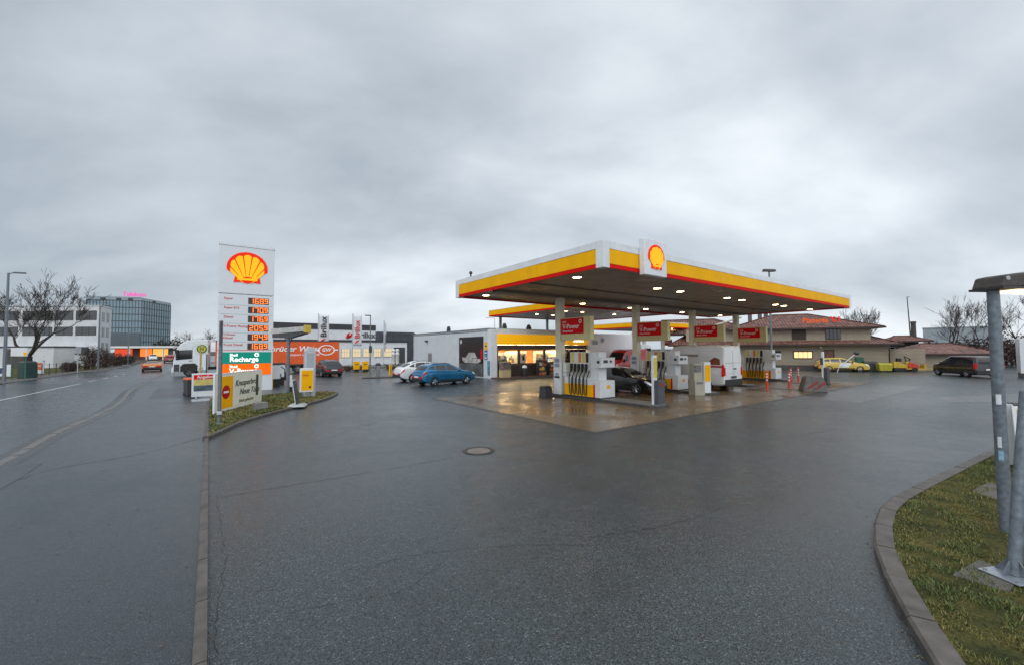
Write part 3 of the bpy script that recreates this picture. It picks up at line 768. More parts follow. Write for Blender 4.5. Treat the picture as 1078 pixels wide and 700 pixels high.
    b = MB(); b.bx(.06, .34, 4.72, 6.8, 2.93, 4.08); b.build('housing', pm('cream housing', (.74, .66, .34), .45, var=.1), h, bevel=.015)
    for s in (-1, 1):
        xa = .052 if s < 0 else .348
        b = MB(); b.bx(min(xa, xa + s * .012), max(xa, xa + s * .012), 5.15, 6.76, 3.25, 4.03); pn = b.build('red_panel', em('lit red sign', (.80, .006, .008), .05, (.50, .004, .006)), h)
        xt = xa + s * .018; d = (0, -1, 0) if s < 0 else (0, 1, 0); y0 = 6.62 if s < 0 else 5.3
        lettering('V-Power', (xt, y0, 3.62), d, .33, M_TEXTW, pn, bold=.012)
        lettering('Shell', (xt, y0, 3.86), d, .13, M_TEXTW, pn); lettering('Neuste Formel', (xt, y0, 3.39), d, .12, M_TEXTW, pn)
        e = MB(); yc = 5.36 if s < 0 else 6.5; e.lathe([(.06, -.006), (.1, -.006), (.1, .006), (.06, .006)], 14, axis='x', c=(xt, yc, 3.86), caps=False); e.build('emblem', M_TEXTW, pn)
for k in range(4): island(k)

def wash_post(px, py, label, facing=0.0, board=False, z=0.0):
    g = G(px, py, z); t = thing('service_post', label, 'service post', g, YAW + facing, 'windscreen service posts with bins')
    b = MB(); b.bx(-.32, .32, -.3, .22, 0, .06); b.build('base', M_BLACK, t, bevel=.01)
    b = MB(); b.bx(-.22, .06, -.05, .05, .05, 2.2); b.build('post', M_WHITE, t, bevel=.01)
    if not board:
        b = MB(); b.bx(-.195, .05, -.062, -.048, 1.25, 2.1); b.build('yellow_panel', pm('pale yellow', (.62, .50, .10), .45, var=.2, scale=6), t)
    else:
        b = MB(); b.bx(-.45, -.22, -.06, .04, 1.35, 1.8); b.build('board', M_DGREY, t)
    b = MB(); b.bx(-.20, .26, -.28, -.065, .08, 1.15, taper=(.96, .96)); bn = b.build('bin', pm('slate grey bin', (.07, .075, .085), .4, var=.15), t, bevel=.02)
    b = MB(); b.bx(-.12, .19, -.292, -.27, .9, 1.04); b.build('bin_opening', pm('dull red flap', (.22, .03, .03), .5), bn)
wash_post(690.5, 428, 'white post with pale yellow panel and grey bin, on the nearest pump island')
wash_post(867.5, 404.5, 'white post with grey board and dark bin, right of the concrete block', board=True)
g = G(737.5, 415.5)
t = thing('air_water_station', 'beige service cabinet beside a yellow and white pillar, in front of the white van', 'service cabinet', g, YAW - .35)
b = MB(); b.bx(-.5, .12, -.2, .3, 0, .8); b.bx(-.42, .12, -.05, .3, .8, 1.68); b.build('cabinet', pm('beige cabinet', (.42, .39, .31), .5, var=.12), t, bevel=.012)
b = MB(); b.bx(-.40, -.02, -.12, -.048, 1.25, 1.6); b.build('towel_box', pm('mid grey box', (.16, .16, .17), .4), t, bevel=.01); b = MB(); b.bx(-.40, -.02, -.22, -.205, .6, .72); b.build('slot_plate', pm('mid grey box', (.16, .16, .17), .4), t)
b = MB(); b.bx(.14, .55, -.16, .1, .02, 1.75); pl = b.build('pillar', M_WHITE, t, bevel=.015)
b = MB(); b.bx(.18, .51, -.172, -.155, .72, 1.6); b.build('yellow_panel', M_YEL, pl)
g = G(574.5, 418)
t = thing('waste_bin', 'low dark waste bin at the left foot of the nearest pump column', 'bin', g, YAW); b = MB(); b.bx(-.28, .28, -.25, .25, 0, .5, taper=(.9, .9)); b.build('body', M_DGREY, t, bevel=.03); b = MB(); b.bx(-.27, .27, -.24, .24, .5, .58, taper=(.7, .7)); b.build('lid', M_BLACK, t)

# bollards, block, kerb strips by the farthest island
M_ORR = pm('orange red', (.75, .05, .02), .4, var=.1)
BL = [(807.5, 409, 'front row, left red and white bollard beside the white van'), (831, 409.5, 'front row, right red and white bollard left of the concrete block'), (832.7, 402.5, 'rear row, left red and white bollard behind the front pair'), (840.6, 402.2, 'rear row, right red and white bollard just left of the concrete block')]
for px, py, lb in BL:
    t = thing('bollard', 'slim ' + lb, 'bollard', G(px, py), .3, 'red and white bollards')
    rr = MB(); ww = MB(); rr.lathe([(.10, 0), (.10, .03), (.06, .05), (.055, .5)], 14)
    for i in range(6):
        (ww if i % 2 == 0 else rr).lathe([(.055, .5 + i * .09), (.055, .59 + i * .09)], 14)
    rr.ball((0, 0, 1.04), .055, .055, .03)
    rr.build('red_band', M_ORR, t, smooth=True); ww.build('white_band', M_WHITE, t, smooth=True)
for (a, b_, lb) in (((800, 408), (848, 411), 'low kerb strip carrying the front pair of bollards'), ((824, 402.5), (848, 404), 'low kerb strip carrying the rear pair of bollards')):
    A, B_ = G(*a), G(*b_); d = B_ - A
    t = MB(); t.bx(0, d.length, -.12, .12, 0, .07); o = t.build('kerb_strip', M_CONC, loc=A, rz=ang(d), bevel=.015); tag(o, lb, 'kerb')
g = G(856, 412)
t = thing('concrete_block', 'squat grey concrete block with slanting dark red stripes', 'concrete block', g, YAW - .9)
b = MB(); b.prism([(-.62, 0), (.62, 0), (.60, .3), (.40, .82), (.3, .9), (-.3, .9), (-.42, .82), (-.58, .3)], -.32, .32, 'xz'); b.build('block', pm('rough concrete', (.15, .135, .125), .8, var=.35, scale=5, bump=.4, bscale=25), t, bevel=.04)
b = MB()
for (x0, z0) in ((-.42, .22), (-.05, .2)): b.prism([(x0, z0), (x0 + .12, z0 - .04), (x0 + .62, z0 + .34), (x0 + .52, z0 + .42)], -.331, -.32, 'xz')
b.build('stripe', pm('faded red', (.25, .03, .025), .6, var=.3, scale=9), t)

# a few fallen leaves and scraps on the pavement and along the kerbs
lv = MB(); rl = random.Random(19)
for i in range(70):
    if i < 26: q = G(rl.uniform(20, 210), rl.uniform(470, 690), .024)
    elif i < 46: q = ST(KX + rl.uniform(.05, .22), rl.uniform(-5, 5), .004)
    else:
        k = rl.randrange(10, len(ri) - 4); q = Vector((ri[k][0] - rl.uniform(.03, .2), ri[k][1] + rl.uniform(-.05, .05), .004))
    a = rl.uniform(0, 6.3); s_ = rl.uniform(.008, .022); c, s2 = math.cos(a) * s_, math.sin(a) * s_
    lv.add([(q.x - c, q.y - s2, q.z), (q.x + s2 * .6, q.y - c * .6, q.z + .004), (q.x + c, q.y + s2, q.z + .002), (q.x - s2 * .6, q.y + c * .6, q.z + .006)], [(0, 1, 2, 3)])
o = lv.build('leaf_litter', pm('fallen leaf', (.20, .12, .05), .7, var=.5, scale=.6)); tag(o, 'scattered small fallen leaves on the pavement and along the kerbs', 'leaves', kind='stuff')
# ------------------------------------------------------------------ vehicles (local axes: +x forward, y left)
def smooth_curve(pts, xs, k=1):
    px = [p[0] for p in pts][::-1]; pz = [p[1] for p in pts][::-1]
    v = np.interp(xs, px, pz)
    for _ in range(k):
        u = v.copy(); u[1:-1] = (v[:-2] + 2 * v[1:-1] + v[2:]) / 4; v = u
    return v
class Body:
    def __init__(s, K):
        s.K = K; L = K['L'] / 2; s.L = L
        s.xs = np.unique(np.concatenate([np.linspace(-L, L, 61), [L - .02, L - .06, -L + .02, -L + .06]]))
        s.zr = smooth_curve(K['roof'], s.xs, K.get('sm', 2)); s.zb = smooth_curve(K['belt'], s.xs, 2); s.z0 = smooth_curve(K['floor'], s.xs, 1)
        s.w = smooth_curve(K['w'], s.xs, 1); s.wr = smooth_curve(K['wr'], s.xs, 2)
        s.zb = np.minimum(s.zb, s.zr - .012)
    def sect(s, x):
        f = lambda a: float(np.interp(x, s.xs, a))
        z0, zb, zr, w, wr = f(s.z0), f(s.zb), f(s.zr), f(s.w), f(s.wr); h = zb - z0; k = min(1, max(.05, (zr - zb) / .35))
        return [(0, z0), (w * .86, z0), (w * .965, z0 + .08 * h), (w * .99, z0 + .35 * h), (w * .995, z0 + .62 * h), (w * .985, z0 + .86 * h), (w * .955, zb),
                (wr + (w * .955 - wr) * .46, zb + (zr - zb) * .52), (wr, zr - .075 * k), (wr * .92, zr - .022 * k), (0, zr + .012)]
    # section parameter: 6 = belt line, 8 = roof rail, 10 = centre line
    def S(s, x, t, side):
        p = s.sect(x); i = min(int(t), len(p) - 2); u = t - i
        return Vector((x, side * (p[i][0] * (1 - u) + p[i + 1][0] * u), p[i][1] * (1 - u) + p[i + 1][1] * u))
    def mesh(s):
        V, F = [], []; n = None
        for x in s.xs:
            p = s.sect(x); ring = [(x, y, z) for y, z in p] + [(x, -y, z) for y, z in p[-2:0:-1]]
            n = len(ring); V += ring
        m = len(s.xs)
        for i in range(m - 1):
            for j in range(n): F.append((i * n + j, i * n + (j + 1) % n, (i + 1) * n + (j + 1) % n, (i + 1) * n + j))
        F.append(tuple(range(n))); F.append(tuple((m - 1) * n + j for j in range(n))[::-1])
        return V, F
    def patch(s, B, q, side, off=.008, nu=6, nv=3, mi=0):
        # q: four (x,t) corners in order; a thin raised skin over the body surface
        P = lambda u, v: [(q[0][k] * (1 - u) + q[1][k] * u) * (1 - v) + (q[3][k] * (1 - u) + q[2][k] * u) * v for k in (0, 1)]
        vs = []
        for j in range(nv + 1):
            for i in range(nu + 1):
                x, t = P(i / nu, j / nv); e_ = .01
                a = s.S(x, t, side); tx = s.S(x + e_, t, side) - s.S(x - e_, t, side)
                t0, t1 = max(0, t - .08), min(9.999, t + .08)
                tt = s.S(x, t1, side) - s.S(x, t0, side)
                nn = tx.cross(tt) * side
                nn = nn.normalized() if nn.length > 1e-9 else Vector((0, side, 0))
                if nn.dot(Vector((0, side, .6))) < 0: nn = -nn
                vs.append(a + nn * off)
        fs = []
        for j in range(nv):
            for i in range(nu):
                o = j * (nu + 1) + i; fs.append((o, o + 1, o + nu + 2, o + nu + 1))
        B.add(vs, fs, mi)

def wheel(root, x, y, r, side, wdt=.22, spokes=5, rim=None, dark=False):
    b = MB(); b.lathe([(r * .62, -wdt / 2), (r * .93, -wdt / 2), (r, -wdt / 2 + .03), (r, wdt / 2 - .03), (r * .93, wdt / 2), (r * .62, wdt / 2), (r * .62, -wdt / 2)], 24, axis='y', caps=False)
    o = b.build('wheel', M_BLACK, root, smooth=True, loc=(x, y, r), fixn=True)
    R = MB(); yo = side * (wdt / 2 - .03)
    R.lathe([(r * .70, yo - side * .02), (r * .70, yo + side * .02), (r * .61, yo + side * .02), (r * .61, yo - side * .02), (r * .70, yo - side * .02)], 24, axis='y', caps=False)
    R.lathe([(r * .14, yo - .01), (r * .14, yo + side * .015), (0, yo + side * .02)], 12, axis='y')
    for k in range(spokes):
        a = 2 * PI * k / spokes; c, s_ = math.cos(a), math.sin(a)
        for dd in (-.12, .12):
            p0 = Vector((c * r * .1, yo, s_ * r * .1)); p1 = Vector((math.cos(a + dd) * r * .64, yo, math.sin(a + dd) * r * .64))
            R.tube([p0, p1], .025, 4)
    R.build('rim', rim or M_RIM, o, smooth=True, fixn=True)
    d = MB(); d.lathe([(0, yo - side * .05), (r * .66, yo - side * .05), (r * .66, yo - side * .07)], 16, axis='y'); d.build('brake', M_DGREY, o)
def cut_arches(obj, wheels, r, hw):
    b = MB()
    for (x, y) in wheels:
        sd_ = 1 if y > 0 else -1
        y0, y1 = sorted((sd_ * (hw - .34), sd_ * (hw + .3)))
        k = 24; poly = [(x + (r + .055) * math.cos(2 * PI * i / k), r + (r + .055) * math.sin(2 * PI * i / k)) for i in range(k)]
        b.prism(poly, y0, y1, 'xz')
    c = b.build('cutter', M_BLACK, fixn=True)
    md = obj.modifiers.new('arches', 'BOOLEAN'); md.operation = 'DIFFERENCE'; md.object = c; md.solver = 'EXACT'
    dg = bpy.context.evaluated_depsgraph_get(); dg.update()
    me = bpy.data.meshes.new_from_object(obj.evaluated_get(dg)); obj.modifiers.clear()
    old = obj.data; obj.data = me; bpy.data.meshes.remove(old); bpy.data.objects.remove(c)
    me.materials.clear(); 
PAINTS = {}
def paint(name, col, metal=.35, rough=.28):
    return pm('car paint ' + name, col, rough, metal, var=.08, scale=1.2, coat=.8)
SUV = dict(L=4.4, roof=[(2.2, .70), (2.16, .84), (2.02, .95), (1.2, 1.06), (.98, 1.10), (.62, 1.30), (.2, 1.52), (-.3, 1.60), (-1.2, 1.57), (-1.75, 1.44), (-2.05, 1.10), (-2.14, .98), (-2.2, .72)],
           belt=[(2.2, .62), (2.1, .80), (1.9, .90), (1.0, 1.01), (-1.5, 1.10), (-2.05, 1.03), (-2.2, .66)], floor=[(2.2, .36), (1.9, .22), (-1.8, .22), (-2.2, .40)],
           w=[(2.2, .70), (2.05, .84), (1.6, .91), (-1.6, .92), (-2.0, .87), (-2.2, .76)], wr=[(2.2, .58), (1.0, .74), (.2, .60), (-1.5, .60), (-2.05, .66), (-2.2, .6)],
           wx=(1.34, -1.32), r=.345, ws=(.96, .24), rw=(-1.74, -2.02),
           side=[[(.80, 6.12), (-.28, 6.12), (-.28, 7.75), (.16, 7.72)], [(-.36, 6.12), (-1.18, 6.12), (-1.16, 7.7), (-.36, 7.75)], [(-1.26, 6.2), (-1.78, 6.75), (-1.52, 7.6), (-1.24, 7.66)]])
COUPE = dict(SUV, L=4.8, roof=[(2.4, .74), (2.35, .90), (2.2, 1.0), (1.2, 1.12), (.98, 1.16), (.2, 1.58), (-.3, 1.68), (-.9, 1.66), (-1.6, 1.46), (-2.1, 1.20), (-2.3, 1.12), (-2.4, .76)],
             belt=[(2.4, .66), (2.2, .92), (1.0, 1.06), (-1.5, 1.14), (-2.1, 1.12), (-2.4, .7)], floor=[(2.4, .36), (2.1, .24), (-2.0, .24), (-2.4, .45)],
             w=[(2.4, .74), (2.2, .88), (1.7, .97), (-1.7, .98), (-2.2, .92), (-2.4, .82)], wr=[(2.4, .6), (1.0, .78), (.2, .62), (-1.5, .62), (-2.1, .72), (-2.4, .66)],
             wx=(1.5, -1.42), r=.38, rw=(-1.55, -2.08), side=[[(.80, 6.12), (-.28, 6.12), (-.28, 7.75), (.16, 7.72)], [(-.36, 6.12), (-1.25, 6.12), (-1.12, 7.7), (-.36, 7.75)], [(-1.32, 6.15), (-1.75, 6.6), (-1.45, 7.5), (-1.2, 7.68)]])
SEDAN = dict(L=4.75, roof=[(2.37, .62), (2.33, .74), (2.15, .84), (1.2, .97), (.98, 1.0), (.2, 1.36), (-.3, 1.44), (-.9, 1.42), (-1.55, 1.16), (-1.9, 1.08), (-2.25, 1.04), (-2.37, .66)],
             belt=[(2.37, .56), (2.1, .78), (1.0, .92), (-1.5, 1.0), (-2.2, .98), (-2.37, .6)], floor=[(2.37, .26), (2.0, .18), (-1.9, .18), (-2.37, .34)],
             w=[(2.37, .68), (2.2, .80), (1.7, .90), (-1.7, .92), (-2.2, .84), (-2.37, .76)], wr=[(2.37, .56), (1.0, .74), (.2, .58), (-1.0, .57), (-1.6, .7), (-2.37, .62)],
             wx=(1.46, -1.38), r=.335, ws=(.96, .22), rw=(-.98, -1.55),
             side=[[(.78, 6.12), (-.22, 6.12), (-.22, 7.75), (.18, 7.72)], [(-.3, 6.12), (-1.1, 6.15), (-.92, 7.7), (-.3, 7.75)]])
SPORT = dict(SEDAN, L=4.5, roof=[(2.25, .46), (2.1, .6), (1.2, .80), (.9, .86), (.1, 1.14), (-.3, 1.17), (-.9, 1.10), (-1.7, .92), (-2.15, .88), (-2.25, .7)], belt=[(2.25, .42), (1.0, .74), (-1.5, .86), (-2.25, .66)], floor=[(2.25, .2), (1.9, .14), (-1.9, .14), (-2.25, .32)],
             w=[(2.25, .74), (1.7, .93), (-1.7, .97), (-2.25, .92)], wr=[(2.25, .56), (.8, .7), (.1, .52), (-.9, .55), (-1.7, .74), (-2.25, .78)], wx=(1.35, -1.3), r=.34, rw=(-.8, -1.5), side=[[(.7, 6.15), (-.4, 6.15), (-.4, 7.7), (.1, 7.7)]])
ESTATE = dict(SEDAN, L=4.35, roof=[(2.17, .62), (2.12, .76), (1.95, .86), (1.15, .98), (.95, 1.02), (.25, 1.40), (-.2, 1.47), (-1.5, 1.44), (-1.85, 1.30), (-2.12, .95), (-2.17, .66)], belt=[(2.17, .56), (1.95, .8), (1.0, .92), (-1.5, .98), (-2.0, .95), (-2.17, .6)], floor=[(2.17, .28), (1.9, .2), (-1.8, .2), (-2.17, .34)],
              w=[(2.17, .66), (2.0, .8), (1.5, .88), (-1.6, .89), (-2.0, .84), (-2.17, .76)], wr=[(2.17, .56), (1, .72), (.2, .58), (-1.6, .58), (-2.17, .62)], wx=(1.3, -1.28), r=.32, rw=(-1.84, -2.1),
              side=[[(.76, 6.12), (-.26, 6.12), (-.26, 7.75), (.2, 7.72)], [(-.34, 6.12), (-1.1, 6.12), (-1.1, 7.7), (-.34, 7.75)], [(-1.18, 6.15), (-1.75, 6.3), (-1.6, 7.6), (-1.18, 7.68)]])
VAN = dict(L=5.1, sm=1, roof=[(2.55, .78), (2.5, 1.0), (2.32, 1.14), (1.82, 1.3), (1.68, 1.36), (1.0, 2.16), (.7, 2.38), (.3, 2.46), (-2.3, 2.46), (-2.52, 2.40), (-2.55, 2.26)],
           belt=[(2.55, .7), (2.3, 1.03), (1.6, 1.22), (-2.55, 1.25)], floor=[(2.55, .32), (2.2, .24), (-2.3, .3), (-2.55, .36)],
           w=[(2.55, .78), (2.3, .92), (1.8, .99), (-2.5, 1.0), (-2.55, .97)], wr=[(2.55, .68), (1.7, .82), (.8, .84), (-2.5, .88), (-2.55, .85)],
           wx=(1.66, -1.5), r=.34, ws=(1.62, 1.02), rw=None, side=[[(1.42, 6.1), (.62, 6.1), (.62, 7.2), (1.08, 7.2)]])
MINIVAN = dict(L=5.0, roof=[(2.5, .8), (2.44, .96), (2.2, 1.1), (1.62, 1.22), (1.42, 1.27), (.7, 1.74), (.3, 1.86), (-2.1, 1.86), (-2.42, 1.74), (-2.5, 1.4)],
               belt=[(2.5, .7), (2.2, .98), (1.4, 1.1), (-2.5, 1.14)], floor=[(2.5, .32), (2.2, .24), (-2.2, .24), (-2.5, .36)],
               w=[(2.5, .74), (2.2, .9), (1.7, .96), (-2.3, .96), (-2.5, .92)], wr=[(2.5, .62), (1.4, .8), (.6, .74), (-2.3, .76), (-2.5, .74)],
               wx=(1.62, -1.58), r=.345, ws=(1.38, .74), rw=None, side=[[(1.15, 6.12), (.36, 6.12), (.36, 7.7), (.72, 7.6)], [(.26, 6.12), (-.95, 6.12), (-.95, 7.7), (.26, 7.7)], [(-1.05, 6.12), (-2.25, 6.15), (-2.15, 7.65), (-1.05, 7.7)]])
M_BUMP = pm('black bumper plastic', (.02, .02, .021), .55, var=.15)
M_CGLASS = glassmat('car glass', (.018, .022, .026), .04)
def vehicle(name, label, cat, loc, heading, K, mat, zs=1.0, group=None, small=False, rear_on=False, lettering_fn=None, spokes=5):
    t = thing(name, label, cat, loc, heading, group); t.scale = (1, 1, zs)
    B = Body(K); L = B.L; V, F = B.mesh()
    m = MB(); m.add(V, F); body = m.build('body', mat, t, fixn=True)
    r = K['r']; hw = float(np.max(B.w)); ws_ = [(x, s * (hw - .115)) for x in K['wx'] for s in (1, -1)]
    cut_arches(body, ws_, r, hw); body.data.materials.append(mat)
    body.data.polygons.foreach_set('use_smooth', [True] * len(body.data.polygons)); body.data.set_sharp_from_angle(angle=math.radians(32))
    for x, y in ws_: wheel(t, x, y, r, 1 if y > 0 else -1, spokes=spokes)
    # glass
    a, b_ = K['ws']; g = MB()
    for s in (1, -1): B.patch(g, [(a, 8.2), (b_ + .02, 8.15), (b_ + .02, 10), (a, 10)], s, .010, 5, 6)
    g.build('windscreen', M_CGLASS, t, smooth=True)
    if K['rw']:
        a, b_ = K['rw']; g = MB()
        for s in (1, -1): B.patch(g, [(a, 8.3), (b_, 8.3), (b_, 10), (a, 10)], s, .010, 5, 6)
        g.build('rear_window', M_CGLASS, t, smooth=True)
    for q in K['side']:
        for s in (1, -1):
            g = MB(); B.patch(g, q, s, .007, 6, 4); g.build('side_window', M_CGLASS, t, smooth=True)
    # sills / bumpers in black plastic, lamps, plates
    g = MB()
    for s in (1, -1): B.patch(g, [(K['wx'][0] - r - .08, 1.6), (K['wx'][1] + r + .08, 1.6), (K['wx'][1] + r + .08, 2.7), (K['wx'][0] - r - .08, 2.7)], s, .012, 8, 2)
    g.build('sill', M_BUMP, t)
    for x in (K['wx'][0] - .55, K['wx'][0] - 1.55) if not K is SPORT else (0.1,):
        g = MB()
        for s in (1, -1): B.patch(g, [(x, 2.8), (x - .012, 2.8), (x - .012, 6), (x, 6)], s, .004, 1, 6)
        g.build('door_gap', M_BLACK, t)
    zf = float(np.interp(L, B.xs, B.z0)); zt = float(np.interp(L, B.xs, B.zb)); wf = float(B.w[-1])
    zf2 = float(np.interp(-L, B.xs, B.z0)); zt2 = float(np.interp(-L, B.xs, B.zb)); wb = float(B.w[0])
    g = MB(); g.bx(L - .05, L + .035, -wf * .8, wf * .8, zf - .03, zf + (zt - zf) * .45); g.build('front_bumper', M_BUMP, t, bevel=.02)
    g = MB(); g.bx(-L - .05, -L + .05, -wb * .92, wb * .92, zf2 - .06, zf2 + min(.28, (zt2 - zf2) * .6)); g.build('rear_bumper', M_BUMP if not K is VAN else M_BUMP, t, bevel=.02)
    g = MB(); g.bx(L + .035, L + .047, -.26, .26, zf + .08, zf + .19); g.build('number_plate', M_PLATE, t)
    g = MB(); zp = zf2 + (.34 if K in (VAN,) else .32 if K is MINIVAN else .2); g.bx(-L - .062, -L - .03, -.26, .26, zp, zp + .11); g.build('number_plate', M_PLATE if not K is VAN else M_DGREY, t)
    for s in (1, -1):
        g = MB(); B.patch(g, [(L - .02, 4.6), (L - .42, 5.0), (L - .36, 6.1), (L - .04, 6.2)], s, .012, 4, 3); g.build('headlight', M_HEAD, t, smooth=True)
        g = MB()
        if K in (VAN, MINIVAN): B.patch(g, [(-L + .005, 3.6), (-L + .13, 3.6), (-L + .13, 6.3), (-L + .005, 6.3)], s, .014, 2, 6)
        else: B.patch(g, [(-L + .02, 4.6), (-L + .34, 4.9), (-L + .30, 5.9), (-L + .03, 6.0)], s, .012, 3, 3)
        if K in (VAN, MINIVAN): y0, y1 = sorted((s * wb * .86, s * wb * 1.0)); g.bx(-L - .02, -L + .02, y0, y1, .85, 1.28)
        elif True: y0, y1 = sorted((s * wb * .45, s * wb * .98)); zz = zt2 - .02; g.bx(-L - .015, -L + .03, y0, y1, zz - .1, zz + .04)
        g.build('tail_light', M_TAIL, t)
        xm = K['side'][0][0][0] - .08; p = B.S(xm, 6.2, s); g = MB(); g.ball((p.x, p.y + s * .1, p.z + .06), .07, .1, .08 if not K is VAN else .16, 8, 6); g.build('mirror', mat if K in (SUV, SPORT) else M_BUMP, t, smooth=True)
    if K is VAN or K is MINIVAN:
        g = MB(); g.bx(-L - .006, -L + .01, -.008, .008, .55, float(np.interp(-L, B.xs, B.zr)) - .1)
        g.bx(-L - .006, -L + .01, -wb * .88, wb * .88, 1.5, 1.512)
        g.build('door_gap', M_DGREY, t)
        g = MB(); g.bx(-L - .03, -L, -.32, -.06, 1.16, 1.22); g.build('door_handle', M_BLACK, t)
    if K is MINIVAN:
        g = MB(); g.bx(-L - .008, -L + .02, -wb * .74, wb * .74, 1.2, 1.38); g.build('rear_window', M_CGLASS, t)
    if K in (SUV, COUPE):
        g = MB()
        for s in (1, -1):
            g.tube([B.S(x, 8.5, s) + Vector((0, 0, .045)) for x in np.linspace(.1, -1.4, 7)], .018, 5)
        g.build('roof_rail', M_DGREY, t)
    return t, B

h_v = ang(EX); h_u = ang(EY)
def between(pr, pf, K, left_side):
    """car placed by the ground contact of its rear and front wheel on the side we see"""
    R_, F_ = G(*pr), G(*pf); d = (F_ - R_).normalized(); n = Vector((-d.y, d.x, 0)) * (1 if left_side else -1)
    mid = (R_ + F_) / 2; hw = max(p[1] for p in K['w']) - .02
    return mid - n * hw - d * (K['wx'][0] + K['wx'][1]) / 2, ang(d)
# cars parked nose-in along the white wall
p, a = between((457.4, 406.3), (492, 403.8), SUV, False)
vehicle('parked_car', 'bright blue compact suv parked with its nose to the white wall', 'car', p, a, SUV, paint('blue', (.005, .15, .32), .4, .25), .97)
pw = ST(2.1 + 1.42, 20.95 + .0); 
vehicle('parked_car', 'white coupe style suv parked behind the blue one by the white wall', 'car', ST(3.6, 21.85), h_v, COUPE, paint('white', (.72, .73, .74), 0, .25), .97)
# cars at the pumps
cw = G(669, 415.3)
vehicle('parked_car', 'black saloon car refuelling between the two nearest pump islands', 'car', cw + EX * .9 + EY * 1.46, h_u + PI, SEDAN, paint('black', (.008, .008, .009), .2, .18), 1.0)
rv = ST(*toST(G(763, 412.5)))
t, B = vehicle('parked_van', 'tall white panel van seen from behind between the pump islands', 'van', ST(14.15, 5.2), h_u, VAN, paint('van white', (.74, .75, .75), 0, .35), 1.08); t.scale.y = 1.09
for i, (s_, z_, sz_) in enumerate((('DER WASCHBAER', 1.92, .17),)):
    p0 = B.S(-.1, 7.4, 1); lettering(s_, (.35, .93, z_ - .02), (-1, 0, 0), sz_, pm('brown lettering', (.22, .10, .04), .5), t, bold=.008)
b = MB(); b.prism([(-1.62, 1.42), (-2.32, 1.42), (-2.3, 1.72), (-2.0, 1.82), (-1.75, 1.66)], .925, .955, 'xz'); b.build('side_logo', pm('brown logo', (.26, .07, .03), .5, var=.5, scale=9), t)
b = MB(); b.bx(-2.5, -1.5, .94, .975, 1.28, 1.36); b.build('side_logo', M_DRED, t)
vehicle('parked_van', 'red high roof delivery van standing beyond the black saloon', 'van', ST(22.7, 17.2), h_v + PI, VAN, paint('van red', (.55, .010, .014), .1, .35), 1.0)
# box lorry behind the red van
t = thing('box_lorry', 'white box lorry parked behind the red van', 'lorry', ST(26.2, 21.0), h_v)
b = MB(); b.bx(-5.6, 2.6, -1.2, 1.2, .95, 4.02); bo = b.build('box_body', pm('lorry white', (.88, .89, .90), .4, var=.06), t, bevel=.03)
b = MB(); b.bx(-5.3, -4.5, -1.215, -1.203, 2.9, 3.3); b.lathe([(.0, -1.23), (.26, -1.23), (.26, -1.203)], 16, axis='y', c=(-3.8, 0, 3.35)); b.build('emblem', pm('grey emblem', (.35, .37, .4), .5), bo)
b = MB(); b.prism([(2.8, .5), (4.9, .5), (4.95, 1.5), (4.6, 2.7), (4.2, 2.95), (2.8, 2.95)], -1.15, 1.15, 'xz'); b.build('cab', M_WHITE, t, bevel=.05)
b = MB(); b.prism([(3.4, 1.6), (4.75, 1.6), (4.55, 2.5), (3.4, 2.5)], -1.165, 1.165, 'xz'); b.build('cab_window', M_CGLASS, t)
b = MB(); b.bx(-5.4, 4.7, -.5, .5, .6, .93); b.build('chassis', M_BLACK, t)
for x in (4.0, -2.8, -4.0):
    for s in (1, -1): wheel(t, x, s * 1.0, .48, s, .28)
# cars further off
vehicle('moving_car', 'dark suv with red tail lights driving away past the orange lorry', 'car', G(340, 397.0) + Vector((-.6, 2.0, 0)), h_u + .1, SUV, paint('navy', (.015, .02, .03), .4, .25), 1.0)
orp = G(160, 390.8); ord_ = ang(Vector((-25, 29, 0)))
vehicle('moving_car', 'orange sports car driving away on the road', 'car', orp + Vector((math.cos(ord_), math.sin(ord_), 0)) * 2.2, ord_, SPORT, paint('orange', (.60, .17, .015), .3, .25), 1.05)
vehicle('moving_car', 'white hatchback coming the other way beyond the orange sports car', 'car', G(161, 379.2), ord_ + PI, ESTATE, paint('far white', (.72, .73, .75), 0, .25), 1.1)
vehicle('parked_car', 'silver hatchback parked by the low shops, left of the oncoming white one', 'car', G(152, 376.6), ord_ + .9, ESTATE, paint('silver', (.45, .47, .5), .5, .3), 1.1)
vehicle('parked_car', 'grey estate parked farthest left by the low shops', 'car', G(146.5, 377.2), ord_ + 1.2, ESTATE, paint('slate', (.12, .14, .17), .5, .3), 1.1)
vehicle('parked_car', 'dark car parked right of the oncoming white hatchback', 'car', G(170.5, 376.8), ord_ + 1.3, ESTATE, paint('far black', (.03, .03, .035), .3, .3), 1.0)
vehicle('moving_van', 'small red and pale van on the road just left of the lorry cab', 'van', G(178.5, 381.4), ord_, MINIVAN, paint('rust red', (.40, .05, .05), .1, .35), .9)
# right-hand side
p, a = between((1018, 397), (986, 394.3), MINIVAN, True)
vehicle('parked_van', 'dark passenger van parked by the low tiled garage', 'van', p, a, MINIVAN, paint('dark aubergine', (.022, .016, .017), .3, .25), .93)
t, B = vehicle('parked_car', 'yellow and white hatchback parked in front of the restaurant', 'car', G(890, 391.2) + Vector((.3, .9, 0)), ang(Vector((.93, -.36, 0))), ESTATE, paint('yellow', (.62, .42, .05), .05, .3), .97)
b = MB()
B.patch(b, [(.35, 3.0), (-.5, 3.0), (-.3, 5.7), (.6, 5.7)], -1, .012, 5, 4)
b.build('white_door_panel', M_WHITE, t)

